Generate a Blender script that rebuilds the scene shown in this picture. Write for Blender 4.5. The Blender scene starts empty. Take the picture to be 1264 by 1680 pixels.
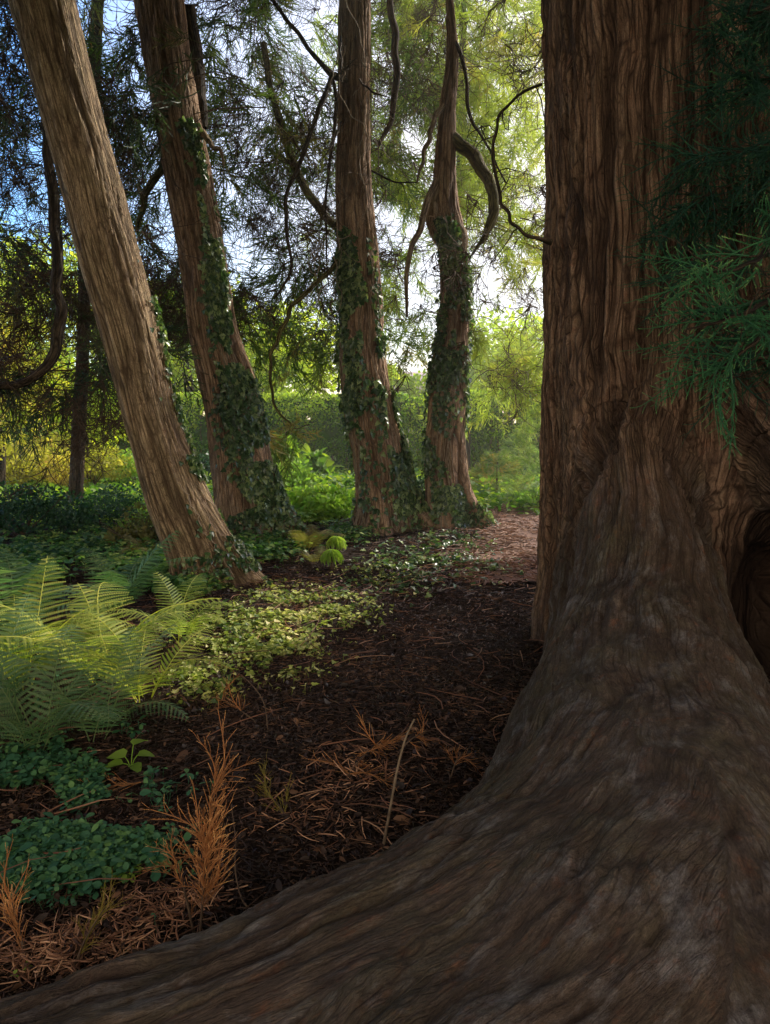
import bpy, math, random
import numpy as np
R = math.radians
rng = np.random.default_rng(7)
random.seed(7)
scn = bpy.context.scene
COL = scn.collection
f32 = np.float32

# ------------------------------------------------------------------ camera
CAMZ = 1.5; PITCH = math.atan(150/1213); F = 1213.0
cam = bpy.data.cameras.new('camera'); camo = bpy.data.objects.new('camera', cam); COL.objects.link(camo)
camo.location = (0, 0, CAMZ); camo.rotation_euler = (math.pi/2-PITCH, 0, 0)
cam.sensor_fit = 'VERTICAL'; cam.sensor_height = 36; cam.lens = 36*F/1680
cam.clip_start = .05; cam.clip_end = 1000
scn.camera = camo
cp, sp_ = math.cos(PITCH), math.sin(PITCH)
def ray(px, py):
    x = (px-632)/F; y = -(py-840)/F
    return np.array([x, cp+y*sp_, -sp_+y*cp])
def at(px, py, Y):
    d = ray(px, py); return np.array([0, 0, CAMZ])+d*(Y/d[1])
def gz(x, y):
    x = np.asarray(x, float); y = np.asarray(y, float)
    return .025*np.sin(x*1.7+.6*y)+.02*np.sin(y*2.3-x*1.1)+.012*np.sin(5.1*x+3.7*y)
def G(px, py):
    d = ray(px, py); t = -CAMZ/d[2]
    for _ in range(4):
        p = d*t; t = -(CAMZ-float(gz(p[0], p[1])))/d[2]
    p = d*t; return np.array([p[0], p[1], float(gz(p[0], p[1]))])

SUN_EL, SUN_AZ = R(40), R(48)          # azimuth clockwise from +Y
SUN = np.array([math.sin(SUN_AZ)*math.cos(SUN_EL), math.cos(SUN_AZ)*math.cos(SUN_EL), math.sin(SUN_EL)])

# ------------------------------------------------------------------ numpy noise
def _h(i, j, k, s):
    h = (i*np.uint32(374761393)+j*np.uint32(668265263)+k*np.uint32(2147483647)+np.uint32(s)*np.uint32(3266489917)).astype(np.uint32)
    h = (h ^ (h >> np.uint32(13)))*np.uint32(1274126177)
    h = h ^ (h >> np.uint32(16))
    h = h*np.uint32(2246822519); h = h ^ (h >> np.uint32(15))
    return (h & np.uint32(0xffffff)).astype(f32)/f32(0xffffff)
def vn(P, s=0):
    P = np.asarray(P, f32); I = np.floor(P).astype(np.int64); Fr = (P-I).astype(f32)
    u = Fr*Fr*(3-2*Fr); I = I.astype(np.uint32)
    x, y, z = I[..., 0], I[..., 1], I[..., 2]; o = np.uint32(1)
    a, b, c = u[..., 0], u[..., 1], u[..., 2]
    def l(p, q, t): return p+(q-p)*t
    return l(l(l(_h(x, y, z, s), _h(x+o, y, z, s), a), l(_h(x, y+o, z, s), _h(x+o, y+o, z, s), a), b),
             l(l(_h(x, y, z+o, s), _h(x+o, y, z+o, s), a), l(_h(x, y+o, z+o, s), _h(x+o, y+o, z+o, s), a), b), c)
def fbm(P, s=0, o=3):
    P = np.asarray(P, f32); r = 0; a = .5; t = 0
    for k in range(o):
        r = r+a*vn(P*(2.03**k)+k*7.3, s+k); t += a; a *= .5
    return r/t
def sst(a, b, x):
    t = np.clip((x-a)/(b-a), 0, 1); return t*t*(3-2*t)

# ------------------------------------------------------------------ mesh helpers
def mk(name, V, Fc, mat, parent=None, attrs=None, smooth=False):
    """Fc: int array (n,3|4) or list of such; attrs: dict name->(n,) or (n,3)"""
    if not isinstance(Fc, (list, tuple)) or isinstance(Fc[0], tuple): Fc = [Fc]
    Fc = [np.asarray(a, np.int32) for a in Fc if len(a)]
    me = bpy.data.meshes.new(name)
    V = np.asarray(V, f32).reshape(-1, 3)
    me.vertices.add(len(V)); me.vertices.foreach_set('co', V.ravel())
    loops = np.concatenate([a.ravel() for a in Fc]); sizes = np.concatenate([np.full(len(a), a.shape[1], np.int32) for a in Fc])
    starts = np.concatenate([[0], np.cumsum(sizes)[:-1]]).astype(np.int32)
    me.loops.add(len(loops)); me.loops.foreach_set('vertex_index', loops)
    me.polygons.add(len(sizes)); me.polygons.foreach_set('loop_start', starts); me.polygons.foreach_set('loop_total', sizes)
    if smooth: me.polygons.foreach_set('use_smooth', np.ones(len(sizes), bool))
    for k, a in (attrs or {}).items():
        a = np.asarray(a, f32)
        if a.ndim == 1:
            at_ = me.attributes.new(k, 'FLOAT', 'POINT'); at_.data.foreach_set('value', a)
        else:
            at_ = me.attributes.new(k, 'FLOAT_VECTOR', 'POINT'); at_.data.foreach_set('vector', a.ravel())
    me.update(calc_edges=True)
    if mat: me.materials.append(mat)
    o = bpy.data.objects.new(name, me); COL.objects.link(o)
    if parent:
        o.parent = parent
        o.matrix_parent_inverse = parent.matrix_basis.inverted()
    return o
def tag(o, label=None, cat=None, group=None, kind=None):
    for k, v in (('label', label), ('category', cat), ('group', group), ('kind', kind)):
        if v: o[k] = v
    return o
def thing(name, label, cat, loc=(0, 0, 0), group=None):
    o = bpy.data.objects.new(name, None); COL.objects.link(o); o.location = [float(v) for v in loc]
    o.empty_display_size = .2
    return tag(o, label, cat, group)
class MB:
    def __init__(s): s.V = []; s.Q = []; s.T = []; s.A = {}; s.n = 0
    def add(s, V, Fc, **at_):
        V = np.asarray(V, f32).reshape(-1, 3); Fc = np.asarray(Fc)
        (s.Q if Fc.shape[1] == 4 else s.T).append(Fc+s.n)
        s.V.append(V)
        for k, a in at_.items(): s.A.setdefault(k, []).append(np.broadcast_to(np.asarray(a, f32), (len(V),)+np.shape(a)[1:]) if np.ndim(a) else np.full(len(V), a, f32))
        s.n += len(V)
    def build(s, name, mat, parent=None, smooth=False):
        fs = []
        if s.Q: fs.append(np.concatenate(s.Q))
        if s.T: fs.append(np.concatenate(s.T))
        return mk(name, np.concatenate(s.V), fs, mat, parent, {k: np.concatenate(a) for k, a in s.A.items()}, smooth)

def norm(v): return v/np.maximum(np.linalg.norm(v, axis=-1, keepdims=True), 1e-9)
def ribbons(P, W, side=None):
    """P (S,k,3), W (S,k) -> V, quads, row t"""
    S, k, _ = P.shape
    T = norm(np.gradient(P, axis=1))
    if side is None: side = rng.normal(size=(S, 1, 3))
    sd = norm(np.cross(T, side))*W[..., None]*.5
    V = np.stack([P-sd, P+sd], 2).reshape(-1, 3)
    b = (np.arange(S)*k*2)[:, None]+(np.arange(k-1)*2)[None]
    Q = np.stack([b, b+1, b+3, b+2], -1).reshape(-1, 4)
    return V, Q
def tubes(P, Rd, m=4):
    """P (S,k,3), Rd (S,k)"""
    S, k, _ = P.shape
    T = norm(np.gradient(P, axis=1))
    ref = np.where(np.abs(T[:, :1, 2:3]) > .8, np.array([1., .1, 0]), np.array([0, .1, 1.]))
    A = norm(np.cross(T, ref)); B = np.cross(T, A)
    ph = np.arange(m)/m*2*np.pi
    V = P[:, :, None]+Rd[:, :, None, None]*(np.cos(ph)[:, None]*A[:, :, None]+np.sin(ph)[:, None]*B[:, :, None])
    i = np.arange(m); j = (i+1) % m
    b = (np.arange(S)*k*m)[:, None, None]+(np.arange(k-1)*m)[None, :, None]
    Q = np.stack([b+i, b+j, b+m+j, b+m+i], -1).reshape(-1, 4)
    return V.reshape(-1, 3), Q
def frames(d, roll=None, up=(0, 0, 1)):
    """rows: columns of matrix [x,y,z] with local +Y = d"""
    d = norm(np.asarray(d, float)); up = np.broadcast_to(np.asarray(up, float), d.shape)
    x = np.cross(d, up); bad = np.linalg.norm(x, axis=-1) < 1e-3
    x[bad] = np.array([1, 0, 0]); x = norm(x); z = np.cross(x, d)
    if roll is not None:
        c, s = np.cos(roll)[:, None], np.sin(roll)[:, None]
        x, z = c*x+s*z, -s*x+c*z
    return np.stack([x, d, z], -1)
def inst(TV, TF, M, pos, sc):
    """instances: TV (n,3)"""
    V = np.einsum('aij,nj->ani', M, TV)*np.asarray(sc)[:, None, None]+pos[:, None]
    n = len(TV); Fc = (np.arange(len(pos))*n)[:, None, None]+TF[None]
    return V.reshape(-1, 3), Fc.reshape(-1, TF.shape[1])
def smooth_poly(pts, n):
    pts = np.asarray(pts, float); m = len(pts)
    d = np.r_[0, np.cumsum(np.linalg.norm(np.diff(pts[:, :3], axis=0), axis=1))]
    t = np.linspace(0, d[-1], n); out = np.empty((n, pts.shape[1]))
    # catmull-rom (centripetal-ish by hermite with finite difference slopes)
    sl = np.gradient(pts, d, axis=0)
    k = np.clip(np.searchsorted(d, t, side='right')-1, 0, m-2)
    h = (d[k+1]-d[k]); u = ((t-d[k])/h)[:, None]; h = h[:, None]
    out = (2*u**3-3*u**2+1)*pts[k]+(u**3-2*u**2+u)*h*sl[k]+(-2*u**3+3*u**2)*pts[k+1]+(u**3-u**2)*h*sl[k+1]
    return out

# ------------------------------------------------------------------ materials
def mat_new(name):
    m = bpy.data.materials.new(name); m.use_nodes = True; nt = m.node_tree; nt.nodes.clear()
    return m, nt
class N:
    def __init__(s, nt): s.nt = nt
    def __call__(s, t, ins=None, **kw):
        n = s.nt.nodes.new(t)
        for k, v in kw.items(): setattr(n, k, v)
        for k, v in (ins or {}).items():
            if isinstance(v, bpy.types.NodeSocket): s.nt.links.new(v, n.inputs[k])
            else: n.inputs[k].default_value = v
        return n
def c4(c): return (c[0], c[1], c[2], 1)
def mixc(n, f, a, b, mode='MIX'):
    m = n('ShaderNodeMix', data_type='RGBA', blend_type=mode)
    for i, v in ((0, f), (6, a), (7, b)):
        if isinstance(v, bpy.types.NodeSocket): n.nt.links.new(v, m.inputs[i])
        else: m.inputs[i].default_value = v if i == 0 else c4(v)
    return m.outputs[2]
def math_(n, op, a, b=0.0, c=None):
    m = n('ShaderNodeMath', operation=op)
    for i, v in enumerate((a, b) if c is None else (a, b, c)):
        if isinstance(v, bpy.types.NodeSocket): n.nt.links.new(v, m.inputs[i])
        else: m.inputs[i].default_value = v
    return m.outputs[0]
def ramp(n, f, stops):
    r = n('ShaderNodeValToRGB', {'Fac': f}); e = r.color_ramp.elements
    while len(e) < len(stops): e.new(.5)
    for i, (p, c) in enumerate(stops): e[i].position = p; e[i].color = c4(c) if len(c) == 3 else c
    return r.outputs[0]

def bark_mat(name, light, mid, dark, moss=None, moss_amt=.3, red=None, bump=.6, sc=1.0, grey=None, second=None):
    """coordinates come from the 'grain' attribute (metres round the stem, metres along it)"""
    m, nt = mat_new(name); n = N(nt)
    g = n('ShaderNodeAttribute', attribute_name='grain').outputs['Vector']
    cr = n('ShaderNodeAttribute', attribute_name='crack_shade').outputs['Fac']
    def st(a, b):
        return n('ShaderNodeVectorMath', {0: g, 1: (a*sc, a*sc, b*sc)}, operation='MULTIPLY').outputs[0]
    fib = n('ShaderNodeTexNoise', {'Vector': st(70, 3.5), 'Scale': 1, 'Detail': 6, 'Roughness': .65}).outputs[0]
    fib2 = n('ShaderNodeTexNoise', {'Vector': st(200, 14), 'Scale': 1, 'Detail': 4, 'Roughness': .7}).outputs[0]
    big = n('ShaderNodeTexNoise', {'Vector': st(6, 1.6), 'Scale': 1, 'Detail': 5, 'Roughness': .6}).outputs[0]
    blot = n('ShaderNodeTexNoise', {'Vector': st(14, 9), 'Scale': 1, 'Detail': 7, 'Roughness': .7}).outputs[0]
    def colour(light, mid, dark, moss=None, moss_amt=.3, red=None, grey=None):
        col = ramp(n, fib, [(.3, dark), (.5, mid), (.7, light)])
        col = mixc(n, ramp(n, big, [(.35, (0, 0, 0)), (.65, (.8, .8, .8))]), col, tuple(.72*x for x in mid))
        if red: col = mixc(n, ramp(n, blot, [(.56, (0, 0, 0)), (.7, (.75, .75, .75))]), col, red)
        if grey:
            gb = n('ShaderNodeTexNoise', {'Vector': st(9, 5), 'Scale': 1, 'Detail': 8, 'Roughness': .75}).outputs[0]
            col = mixc(n, ramp(n, gb, [(.5, (0, 0, 0)), (.68, (.8, .8, .8))]), col, grey)
        if moss:
            mb = n('ShaderNodeTexNoise', {'Vector': st(4, 2.5), 'Scale': 1.3, 'Detail': 7, 'Roughness': .7}).outputs[0]
            mf = ramp(n, mb, [(.5-.1*moss_amt, (0, 0, 0)), (.72, (moss_amt, moss_amt, moss_amt))])
            col = mixc(n, mf, col, moss)
        col = mixc(n, ramp(n, fib2, [(.3, (.38, .38, .38)), (.7, (0, 0, 0))]), col, tuple(.4*x for x in dark))
        return col
    col = colour(light, mid, dark, moss, moss_amt, red, grey)
    if second:
        rn_ = n('ShaderNodeAttribute', attribute_name='rootness').outputs['Fac']
        fib0 = fib
        fib = n('ShaderNodeTexNoise', {'Vector': st(34, 11), 'Scale': 1, 'Detail': 9, 'Roughness': .78, 'Distortion': .4}).outputs[0]
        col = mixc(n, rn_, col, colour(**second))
        fib = math_(n, 'ADD', math_(n, 'MULTIPLY', fib0, math_(n, 'SUBTRACT', 1.0, rn_)), math_(n, 'MULTIPLY', math_(n, 'MULTIPLY', fib, 1.6), rn_))
    dis = n('ShaderNodeTexNoise', {'Vector': st(8, 4), 'Scale': 1, 'Detail': 4}).outputs['Color']
    def plates(a, b, w_):
        vv = n('ShaderNodeVectorMath', {0: st(a, b), 1: n('ShaderNodeVectorMath', {0: dis, 'Scale': .65}, operation='SCALE').outputs[0]}, operation='ADD').outputs[0]
        e = n('ShaderNodeTexVoronoi', {'Vector': vv, 'Scale': 1}, feature='DISTANCE_TO_EDGE').outputs['Distance']
        return n('ShaderNodeMapRange', {0: e, 1: 0., 2: w_, 3: 1., 4: 0.}).outputs[0]
    pa, pb = plates(30, 1.7, .11), plates(62, 11, .12)
    gate = n('ShaderNodeMapRange', {0: big, 1: .35, 2: .6}).outputs[0]
    crk = math_(n, 'MAXIMUM', math_(n, 'MULTIPLY', pa, .85), math_(n, 'MULTIPLY', math_(n, 'MULTIPLY', pb, gate), .7))
    if second:
        g2 = n('ShaderNodeMapRange', {0: n('ShaderNodeTexNoise', {'Vector': st(5, 3), 'Scale': 1, 'Detail': 5, 'Roughness': .7}).outputs[0], 1: .36, 2: .6, 3: .3, 4: .85}).outputs[0]
        crk = math_(n, 'MULTIPLY', crk, math_(n, 'ADD', math_(n, 'SUBTRACT', 1.0, rn_), math_(n, 'MULTIPLY', rn_, g2)))
    col = mixc(n, crk, col, tuple(.3*x for x in dark))
    grit = n('ShaderNodeTexNoise', {'Vector': st(260, 90), 'Scale': 1, 'Detail': 3, 'Roughness': .8}).outputs[0]
    col = mixc(n, 1.0, col, ramp(n, grit, [(.3, (.55, .55, .55)), (.7, (1.35, 1.33, 1.3))]), 'MULTIPLY')
    col = mixc(n, ramp(n, cr, [(0, (.96, .96, .96)), (.85, (0, 0, 0))]), col, tuple(.22*x for x in dark))
    h = math_(n, 'ADD', math_(n, 'MULTIPLY', fib, 1.2), math_(n, 'MULTIPLY', fib2, .5))
    h = math_(n, 'ADD', h, math_(n, 'MULTIPLY', blot, .5))
    h = math_(n, 'SUBTRACT', h, math_(n, 'MULTIPLY', crk, .8))
    bp = n('ShaderNodeBump', {'Height': h, 'Strength': bump, 'Distance': .025}).outputs[0]
    b = n('ShaderNodeBsdfPrincipled', {'Base Color': col, 'Roughness': .82, 'Specular IOR Level': .25, 'Normal': bp})
    n('ShaderNodeOutputMaterial', {'Surface': b.outputs[0]})
    return m

def leaf_mat(name, a, b, c=None, trans=.45, rough=.55, spec=.3, tcol=None, nscale=.8):
    m, nt = mat_new(name); n = N(nt)
    t = n('ShaderNodeAttribute', attribute_name='tint').outputs['Fac']
    pos = n('ShaderNodeNewGeometry').outputs['Position']
    no = n('ShaderNodeTexNoise', {'Vector': pos, 'Scale': nscale, 'Detail': 3}).outputs[0]
    f = math_(n, 'ADD', math_(n, 'MULTIPLY', t, .75), math_(n, 'MULTIPLY_ADD', no, 1.0, -.35))
    stops = [(.1, a), (.6, b)]+([(.93, c)] if c else [])
    col = ramp(n, f, stops)
    d = n('ShaderNodeBsdfPrincipled', {'Base Color': col, 'Roughness': rough, 'Specular IOR Level': spec})
    tc = mixc(n, 1.0, col, tcol or (1.5, 1.7, .7), 'MULTIPLY')
    tr = n('ShaderNodeBsdfTranslucent', {'Color': tc})
    mx = n('ShaderNodeMixShader', {0: trans, 1: d.outputs[0], 2: tr.outputs[0]})
    n('ShaderNodeOutputMaterial', {'Surface': mx.outputs[0]})
    return m
def plain_mat(name, a, b, scale=8, rough=.8, stretch=(1, 1, 1)):
    m, nt = mat_new(name); n = N(nt)
    v = n('ShaderNodeMapping', {'Vector': n('ShaderNodeTexCoord').outputs['Object'], 'Scale': stretch}).outputs[0]
    no = n('ShaderNodeTexNoise', {'Vector': v, 'Scale': scale, 'Detail': 6, 'Roughness': .65}).outputs[0]
    col = ramp(n, no, [(.3, a), (.7, b)])
    bp = n('ShaderNodeBump', {'Height': no, 'Strength': .4, 'Distance': .02}).outputs[0]
    b_ = n('ShaderNodeBsdfPrincipled', {'Base Color': col, 'Roughness': rough, 'Normal': bp, 'Specular IOR Level': .2})
    n('ShaderNodeOutputMaterial', {'Surface': b_.outputs[0]})
    return m

M = {}
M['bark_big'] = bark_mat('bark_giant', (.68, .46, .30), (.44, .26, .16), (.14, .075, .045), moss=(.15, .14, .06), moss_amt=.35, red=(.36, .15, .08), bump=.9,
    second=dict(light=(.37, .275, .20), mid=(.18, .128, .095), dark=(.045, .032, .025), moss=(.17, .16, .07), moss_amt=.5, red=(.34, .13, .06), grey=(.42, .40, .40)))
M['bark_root'] = M['bark_big']
M['bark_a'] = bark_mat('bark_tree', (.92, .72, .47), (.70, .50, .30), (.32, .20, .115), moss=(.16, .15, .05), moss_amt=.55, red=(.25, .10, .06), bump=.8)
M['bark_b'] = bark_mat('bark_rear_tree', (.95, .70, .47), (.74, .48, .31), (.34, .20, .125), moss=(.2, .18, .07), moss_amt=.4, red=(.38, .16, .09), bump=.8)
M['bark_dark'] = bark_mat('bark_dark', (.28, .20, .13), (.16, .11, .07), (.05, .036, .028), moss=(.07, .08, .03), moss_amt=.6, bump=.8)
M['bark_moss'] = bark_mat('bark_mossy', (.46, .38, .17), (.32, .26, .10), (.11, .09, .04), moss=(.42, .40, .09), moss_amt=.95, bump=.9)
M['twig'] = plain_mat('twig_bark', (.06, .04, .028), (.15, .10, .065), 20)
M['stick'] = plain_mat('stick_bark', (.10, .07, .045), (.26, .19, .12), 30)
M['post'] = plain_mat('dark_timber', (.02, .018, .014), (.05, .045, .035), 12)
M['vine'] = plain_mat('vine_bark', (.20, .15, .10), (.42, .33, .23), 20)
M['carpet'] = leaf_mat('ivy_leaf_lit', (.06, .12, .035), (.36, .42, .10), (.78, .70, .34), trans=.35, rough=.45, nscale=2.5)  # ivy leaf colour raised to carry the sunlight of the bright patch
M['ivy'] = leaf_mat('ivy_leaf', (.03, .065, .03), (.075, .15, .055), (.34, .42, .18), trans=.3, rough=.3, spec=.7)
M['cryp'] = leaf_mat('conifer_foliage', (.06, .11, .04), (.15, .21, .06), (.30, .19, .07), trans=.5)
M['cryp_yel'] = leaf_mat('conifer_foliage_light', (.20, .26, .06), (.36, .40, .09), (.50, .38, .14), trans=.6)  # paler copy of the conifer foliage, backlight put into the colour
M['cryp_dark'] = leaf_mat('conifer_foliage_shade', (.035, .055, .045), (.07, .10, .055), (.14, .10, .055), trans=.35)  # darker copy of the conifer foliage, shade put into the colour
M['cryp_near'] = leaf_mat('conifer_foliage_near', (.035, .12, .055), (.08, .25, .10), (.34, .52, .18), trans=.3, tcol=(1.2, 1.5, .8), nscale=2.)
M['needle_shade'] = leaf_mat('conifer_needles_deep_shade', (.012, .05, .035), (.025, .09, .05), (.08, .18, .06), trans=.2)  # darkest needle copy, deep shade put into the colour
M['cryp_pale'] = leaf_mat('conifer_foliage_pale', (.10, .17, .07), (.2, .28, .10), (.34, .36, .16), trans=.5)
M['fern'] = leaf_mat('fern_leaf', (.07, .14, .04), (.28, .35, .08), (.72, .66, .20), trans=.5)  # lit fern copy, golden light put into its brightest tone
M['fern_dry'] = leaf_mat('fern_leaf_olive', (.09, .10, .04), (.16, .15, .05), (.22, .17, .06), trans=.4)
M['hedge'] = leaf_mat('hedge_leaf', (.045, .12, .02), (.14, .25, .035), (.40, .46, .07), trans=.45, tcol=(1.8, 2.0, .5))
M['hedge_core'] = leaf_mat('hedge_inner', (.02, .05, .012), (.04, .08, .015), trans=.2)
M['decid'] = leaf_mat('deciduous_leaf', (.20, .30, .04), (.38, .46, .05), (.60, .56, .09), trans=.62, tcol=(1.8, 1.9, .5), nscale=.35)
M['gold'] = leaf_mat('golden_leaf', (.26, .26, .04), (.50, .45, .07), (.6, .42, .13), trans=.5)
M['shrub'] = leaf_mat('shrub_leaf', (.02, .06, .035), (.04, .10, .05), (.08, .15, .06), trans=.3, rough=.4)
M['lime'] = leaf_mat('lime_leaf', (.14, .26, .04), (.28, .42, .07), (.45, .52, .12), trans=.5)
M['cover'] = leaf_mat('cover_leaf', (.03, .10, .055), (.055, .16, .075), (.13, .26, .08), trans=.3, tcol=(1.2, 1.5, .9), nscale=2.5)
M['low'] = leaf_mat('low_leaf', (.03, .09, .03), (.09, .20, .06), (.34, .42, .12), trans=.4, nscale=3.)
M['dead'] = leaf_mat('dead_needles', (.22, .10, .045), (.58, .28, .10), (.90, .58, .24), trans=.35, tcol=(1.5, 1.1, .6), nscale=4)  # dead needle orange, brightened to stand for sun on the sprays
M['dead_yel'] = leaf_mat('dying_needles', (.24, .20, .04), (.34, .28, .05), (.42, .22, .07), trans=.35, tcol=(1.4, 1.3, .5), nscale=4)
M['litter'] = leaf_mat('litter_bits', (.022, .014, .010), (.06, .033, .022), (.21, .11, .06), trans=.08, tcol=(1, 1, 1), nscale=1.5)
M['litter_red'] = leaf_mat('litter_red', (.10, .05, .03), (.26, .12, .07), (.42, .25, .15), trans=.1, tcol=(1, 1, 1), nscale=1.5)

# ------------------------------------------------------------------ ground
def ground():
    m, nt = mat_new('soil'); n = N(nt)
    pos = n('ShaderNodeNewGeometry').outputs['Position']
    a = n('ShaderNodeTexNoise', {'Vector': pos, 'Scale': 26, 'Detail': 9, 'Roughness': .75}).outputs[0]
    b = n('ShaderNodeTexNoise', {'Vector': pos, 'Scale': 1.2, 'Detail': 4}).outputs[0]
    v = n('ShaderNodeTexVoronoi', {'Vector': pos, 'Scale': 60}).outputs['Distance']
    col = ramp(n, a, [(.3, (.009, .006, .005)), (.55, (.03, .019, .014)), (.75, (.08, .048, .032))])
    far = n('ShaderNodeSeparateXYZ', {0: pos}).outputs[1]
    gf = math_(n, 'MULTIPLY', n('ShaderNodeMapRange', {0: far, 1: 11., 2: 15.}).outputs[0], n('ShaderNodeMapRange', {0: b, 1: .35, 2: .55}).outputs[0])
    col = mixc(n, gf, col, (.055, .085, .025))
    h = math_(n, 'ADD', a, math_(n, 'MULTIPLY', v, .6))
    bp = n('ShaderNodeBump', {'Height': h, 'Strength': 1.0, 'Distance': .03}).outputs[0]
    s = n('ShaderNodeBsdfPrincipled', {'Base Color': col, 'Roughness': .95, 'Specular IOR Level': .1, 'Normal': bp})
    n('ShaderNodeOutputMaterial', {'Surface': s.outputs[0]})
    xs = np.concatenate([np.linspace(-300, -9, 20), np.linspace(-8.9, 8.9, 500), np.linspace(9, 300, 20)])
    ys = np.concatenate([np.linspace(-60, -1, 8), np.linspace(-.9, 14, 420), np.linspace(14.1, 25, 60), np.linspace(26, 500, 25)])
    X, Y = np.meshgrid(xs, ys, indexing='ij')
    near = np.exp(-np.maximum(0, np.hypot(X, Y-5)-12)/8)
    P = np.stack([X, Y, X*0], -1)
    Z = gz(X, Y)*1. + near*(.03*(fbm(P*4, 3, 3)-.5)+.02*(fbm(P*16, 5, 3)-.5))
    V = np.stack([X, Y, Z], -1).reshape(-1, 3)
    nx, ny = len(xs), len(ys)
    i = (np.arange(nx-1)*ny)[:, None]+np.arange(ny-1)[None]
    Q = np.stack([i, i+ny, i+ny+1, i+1], -1).reshape(-1, 4)
    o = mk('ground', V, Q, m, smooth=True); tag(o, kind='structure')
ground()

# ------------------------------------------------------------------ bark displacement in grain space
def bark_disp(g, amp=.03, wid=9., lng=.8, s=0, wp=.10):
    """g (n,3): x,y round stem (m), z along (m). returns height (<=0), crack 0..1"""
    w = g+np.stack([fbm(g*[5, 5, 1.2], s+21, 2)-.5, fbm(g*[5, 5, 1.2]+9, s+22, 2)-.5, 0*g[:, 0]], -1)*wp
    n1 = fbm(w*[wid, wid, lng], s+1, 2); n2 = vn(w*[wid*2.3, wid*2.3, lng*2.2]+5, s+4); n3 = fbm(w*[wid*6, wid*6, lng*7], s+7, 2)
    c1 = sst(0, .09, np.abs(n1-.5)); c2 = sst(0, .15, np.abs(n2-.5)); n4 = vn(w*[wid*4.6, wid*4.6, lng*5]+3, s+14); c4_ = sst(0, .16, np.abs(n4-.5))
    h = amp*(-.9*(1-c1)-.5*(1-c2)-.2*(1-c4_)+.5*(n3-.5)+.5*(n1-.5))
    return h, np.clip((.25+.75*c1)*(.4+.6*c2)*(.65+.35*c4_), 0, 1)

def grain_tube(pts, nu, nv, amp=0.02, wid=12, lng=.8, s=0, flare=None, lob=.0, close=True):
    """pts (k,4) x,y,z,r  -> V,Q,grain,crack.  flare: f(phi,z)->extra radius"""
    C = smooth_poly(pts, nv); P = C[:, :3]; r = C[:, 3]
    T = norm(np.gradient(P, axis=0))
    A = np.empty_like(P); a = np.array([1., 0, 0]) if abs(T[0, 0]) < .9 else np.array([0, 0, 1.])
    for i in range(nv):
        a = a-T[i]*np.dot(a, T[i]); a /= np.linalg.norm(a); A[i] = a
    B = np.cross(T, A)
    ph = np.arange(nu)/nu*2*np.pi
    L = np.r_[0, np.cumsum(np.linalg.norm(np.diff(P, axis=0), axis=1))]
    R0 = float(np.mean(r))
    g = np.stack([np.broadcast_to(np.cos(ph)*R0, (nv, nu)), np.broadcast_to(np.sin(ph)*R0, (nv, nu)), np.broadcast_to(L[:, None], (nv, nu))], -1).reshape(-1, 3)
    h, cr = bark_disp(g, amp, wid, lng, s)
    rr = np.broadcast_to(r[:, None], (nv, nu)).copy()
    if lob: rr *= 1+lob*(fbm(g*[2.2/R0*.5, 2.2/R0*.5, .7], s+31, 2).reshape(nv, nu)-.5)*2
    if flare is not None: rr = rr+flare(ph[None, :], L[:, None], P)
    rr = rr+h.reshape(nv, nu)
    V = P[:, None]+rr[..., None]*(np.cos(ph)[None, :, None]*A[:, None]+np.sin(ph)[None, :, None]*B[:, None])
    i = np.arange(nu); j = (i+1) % nu; b = (np.arange(nv-1)*nu)[:, None]
    Q = np.stack([b+i, b+j, b+nu+j, b+nu+i], -1).reshape(-1, 4)
    return V.reshape(-1, 3), Q, g, cr, (P, r, A, B, L, rr)
def limb(name, pts, mat, parent, s=0, amp=.006, nu=20, seg=.03, wid=30, end=.3, twigs=True):
    P = np.array(pts, float); L = np.linalg.norm(np.diff(P[:, :3], axis=0), axis=1).sum()
    C_ = smooth_poly(P, max(5, len(P)*2)); C_[1:-1, :3] += np.random.default_rng(s+500).normal(size=(len(C_)-2, 3))*np.minimum(.012, C_[1:-1, 3:]*.5)
    V, Q, g, cr, inf = grain_tube(C_, nu, max(8, int(L/seg)), amp, wid, 2., s, lob=.12)
    if twigs:
        r_ = np.random.default_rng(s+900); k = max(4, int(L*7)); ii = r_.integers(len(inf[0])//6, len(inf[0]), k); p = inf[0][ii]; d = norm(r_.normal(size=(k, 3))+[0, 0, -.1]); W = [p]
        for q in range(6): d = norm(d+r_.normal(scale=.35, size=(k, 3))+[0, 0, -.12]); W.append(W[-1]+d*r_.uniform(.03, .09, (k, 1)))
        V2, Q2 = tubes(np.stack(W, 1), np.broadcast_to(np.linspace(.005, .0015, 7), (k, 7)), 4)
        Q = np.concatenate([Q, Q2+len(V)]); V = np.concatenate([V, V2]); g = np.concatenate([g, V2]); cr = np.concatenate([cr, np.ones(len(V2))])
    return mk(name, V, Q, mat, parent, {'grain': g, 'crack_shade': cr}, True)
def pxl(lst, w_in_px=True):
    """[(px,py,Y,width_px)] -> (x,y,z,r)"""
    out = []
    for px, py, Y, w in lst:
        p = at(px, py, Y); dep = p[1]*cp-(p[2]-CAMZ)*sp_
        out.append((p[0], p[1], p[2], w/2/F*dep))
    return out

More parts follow.
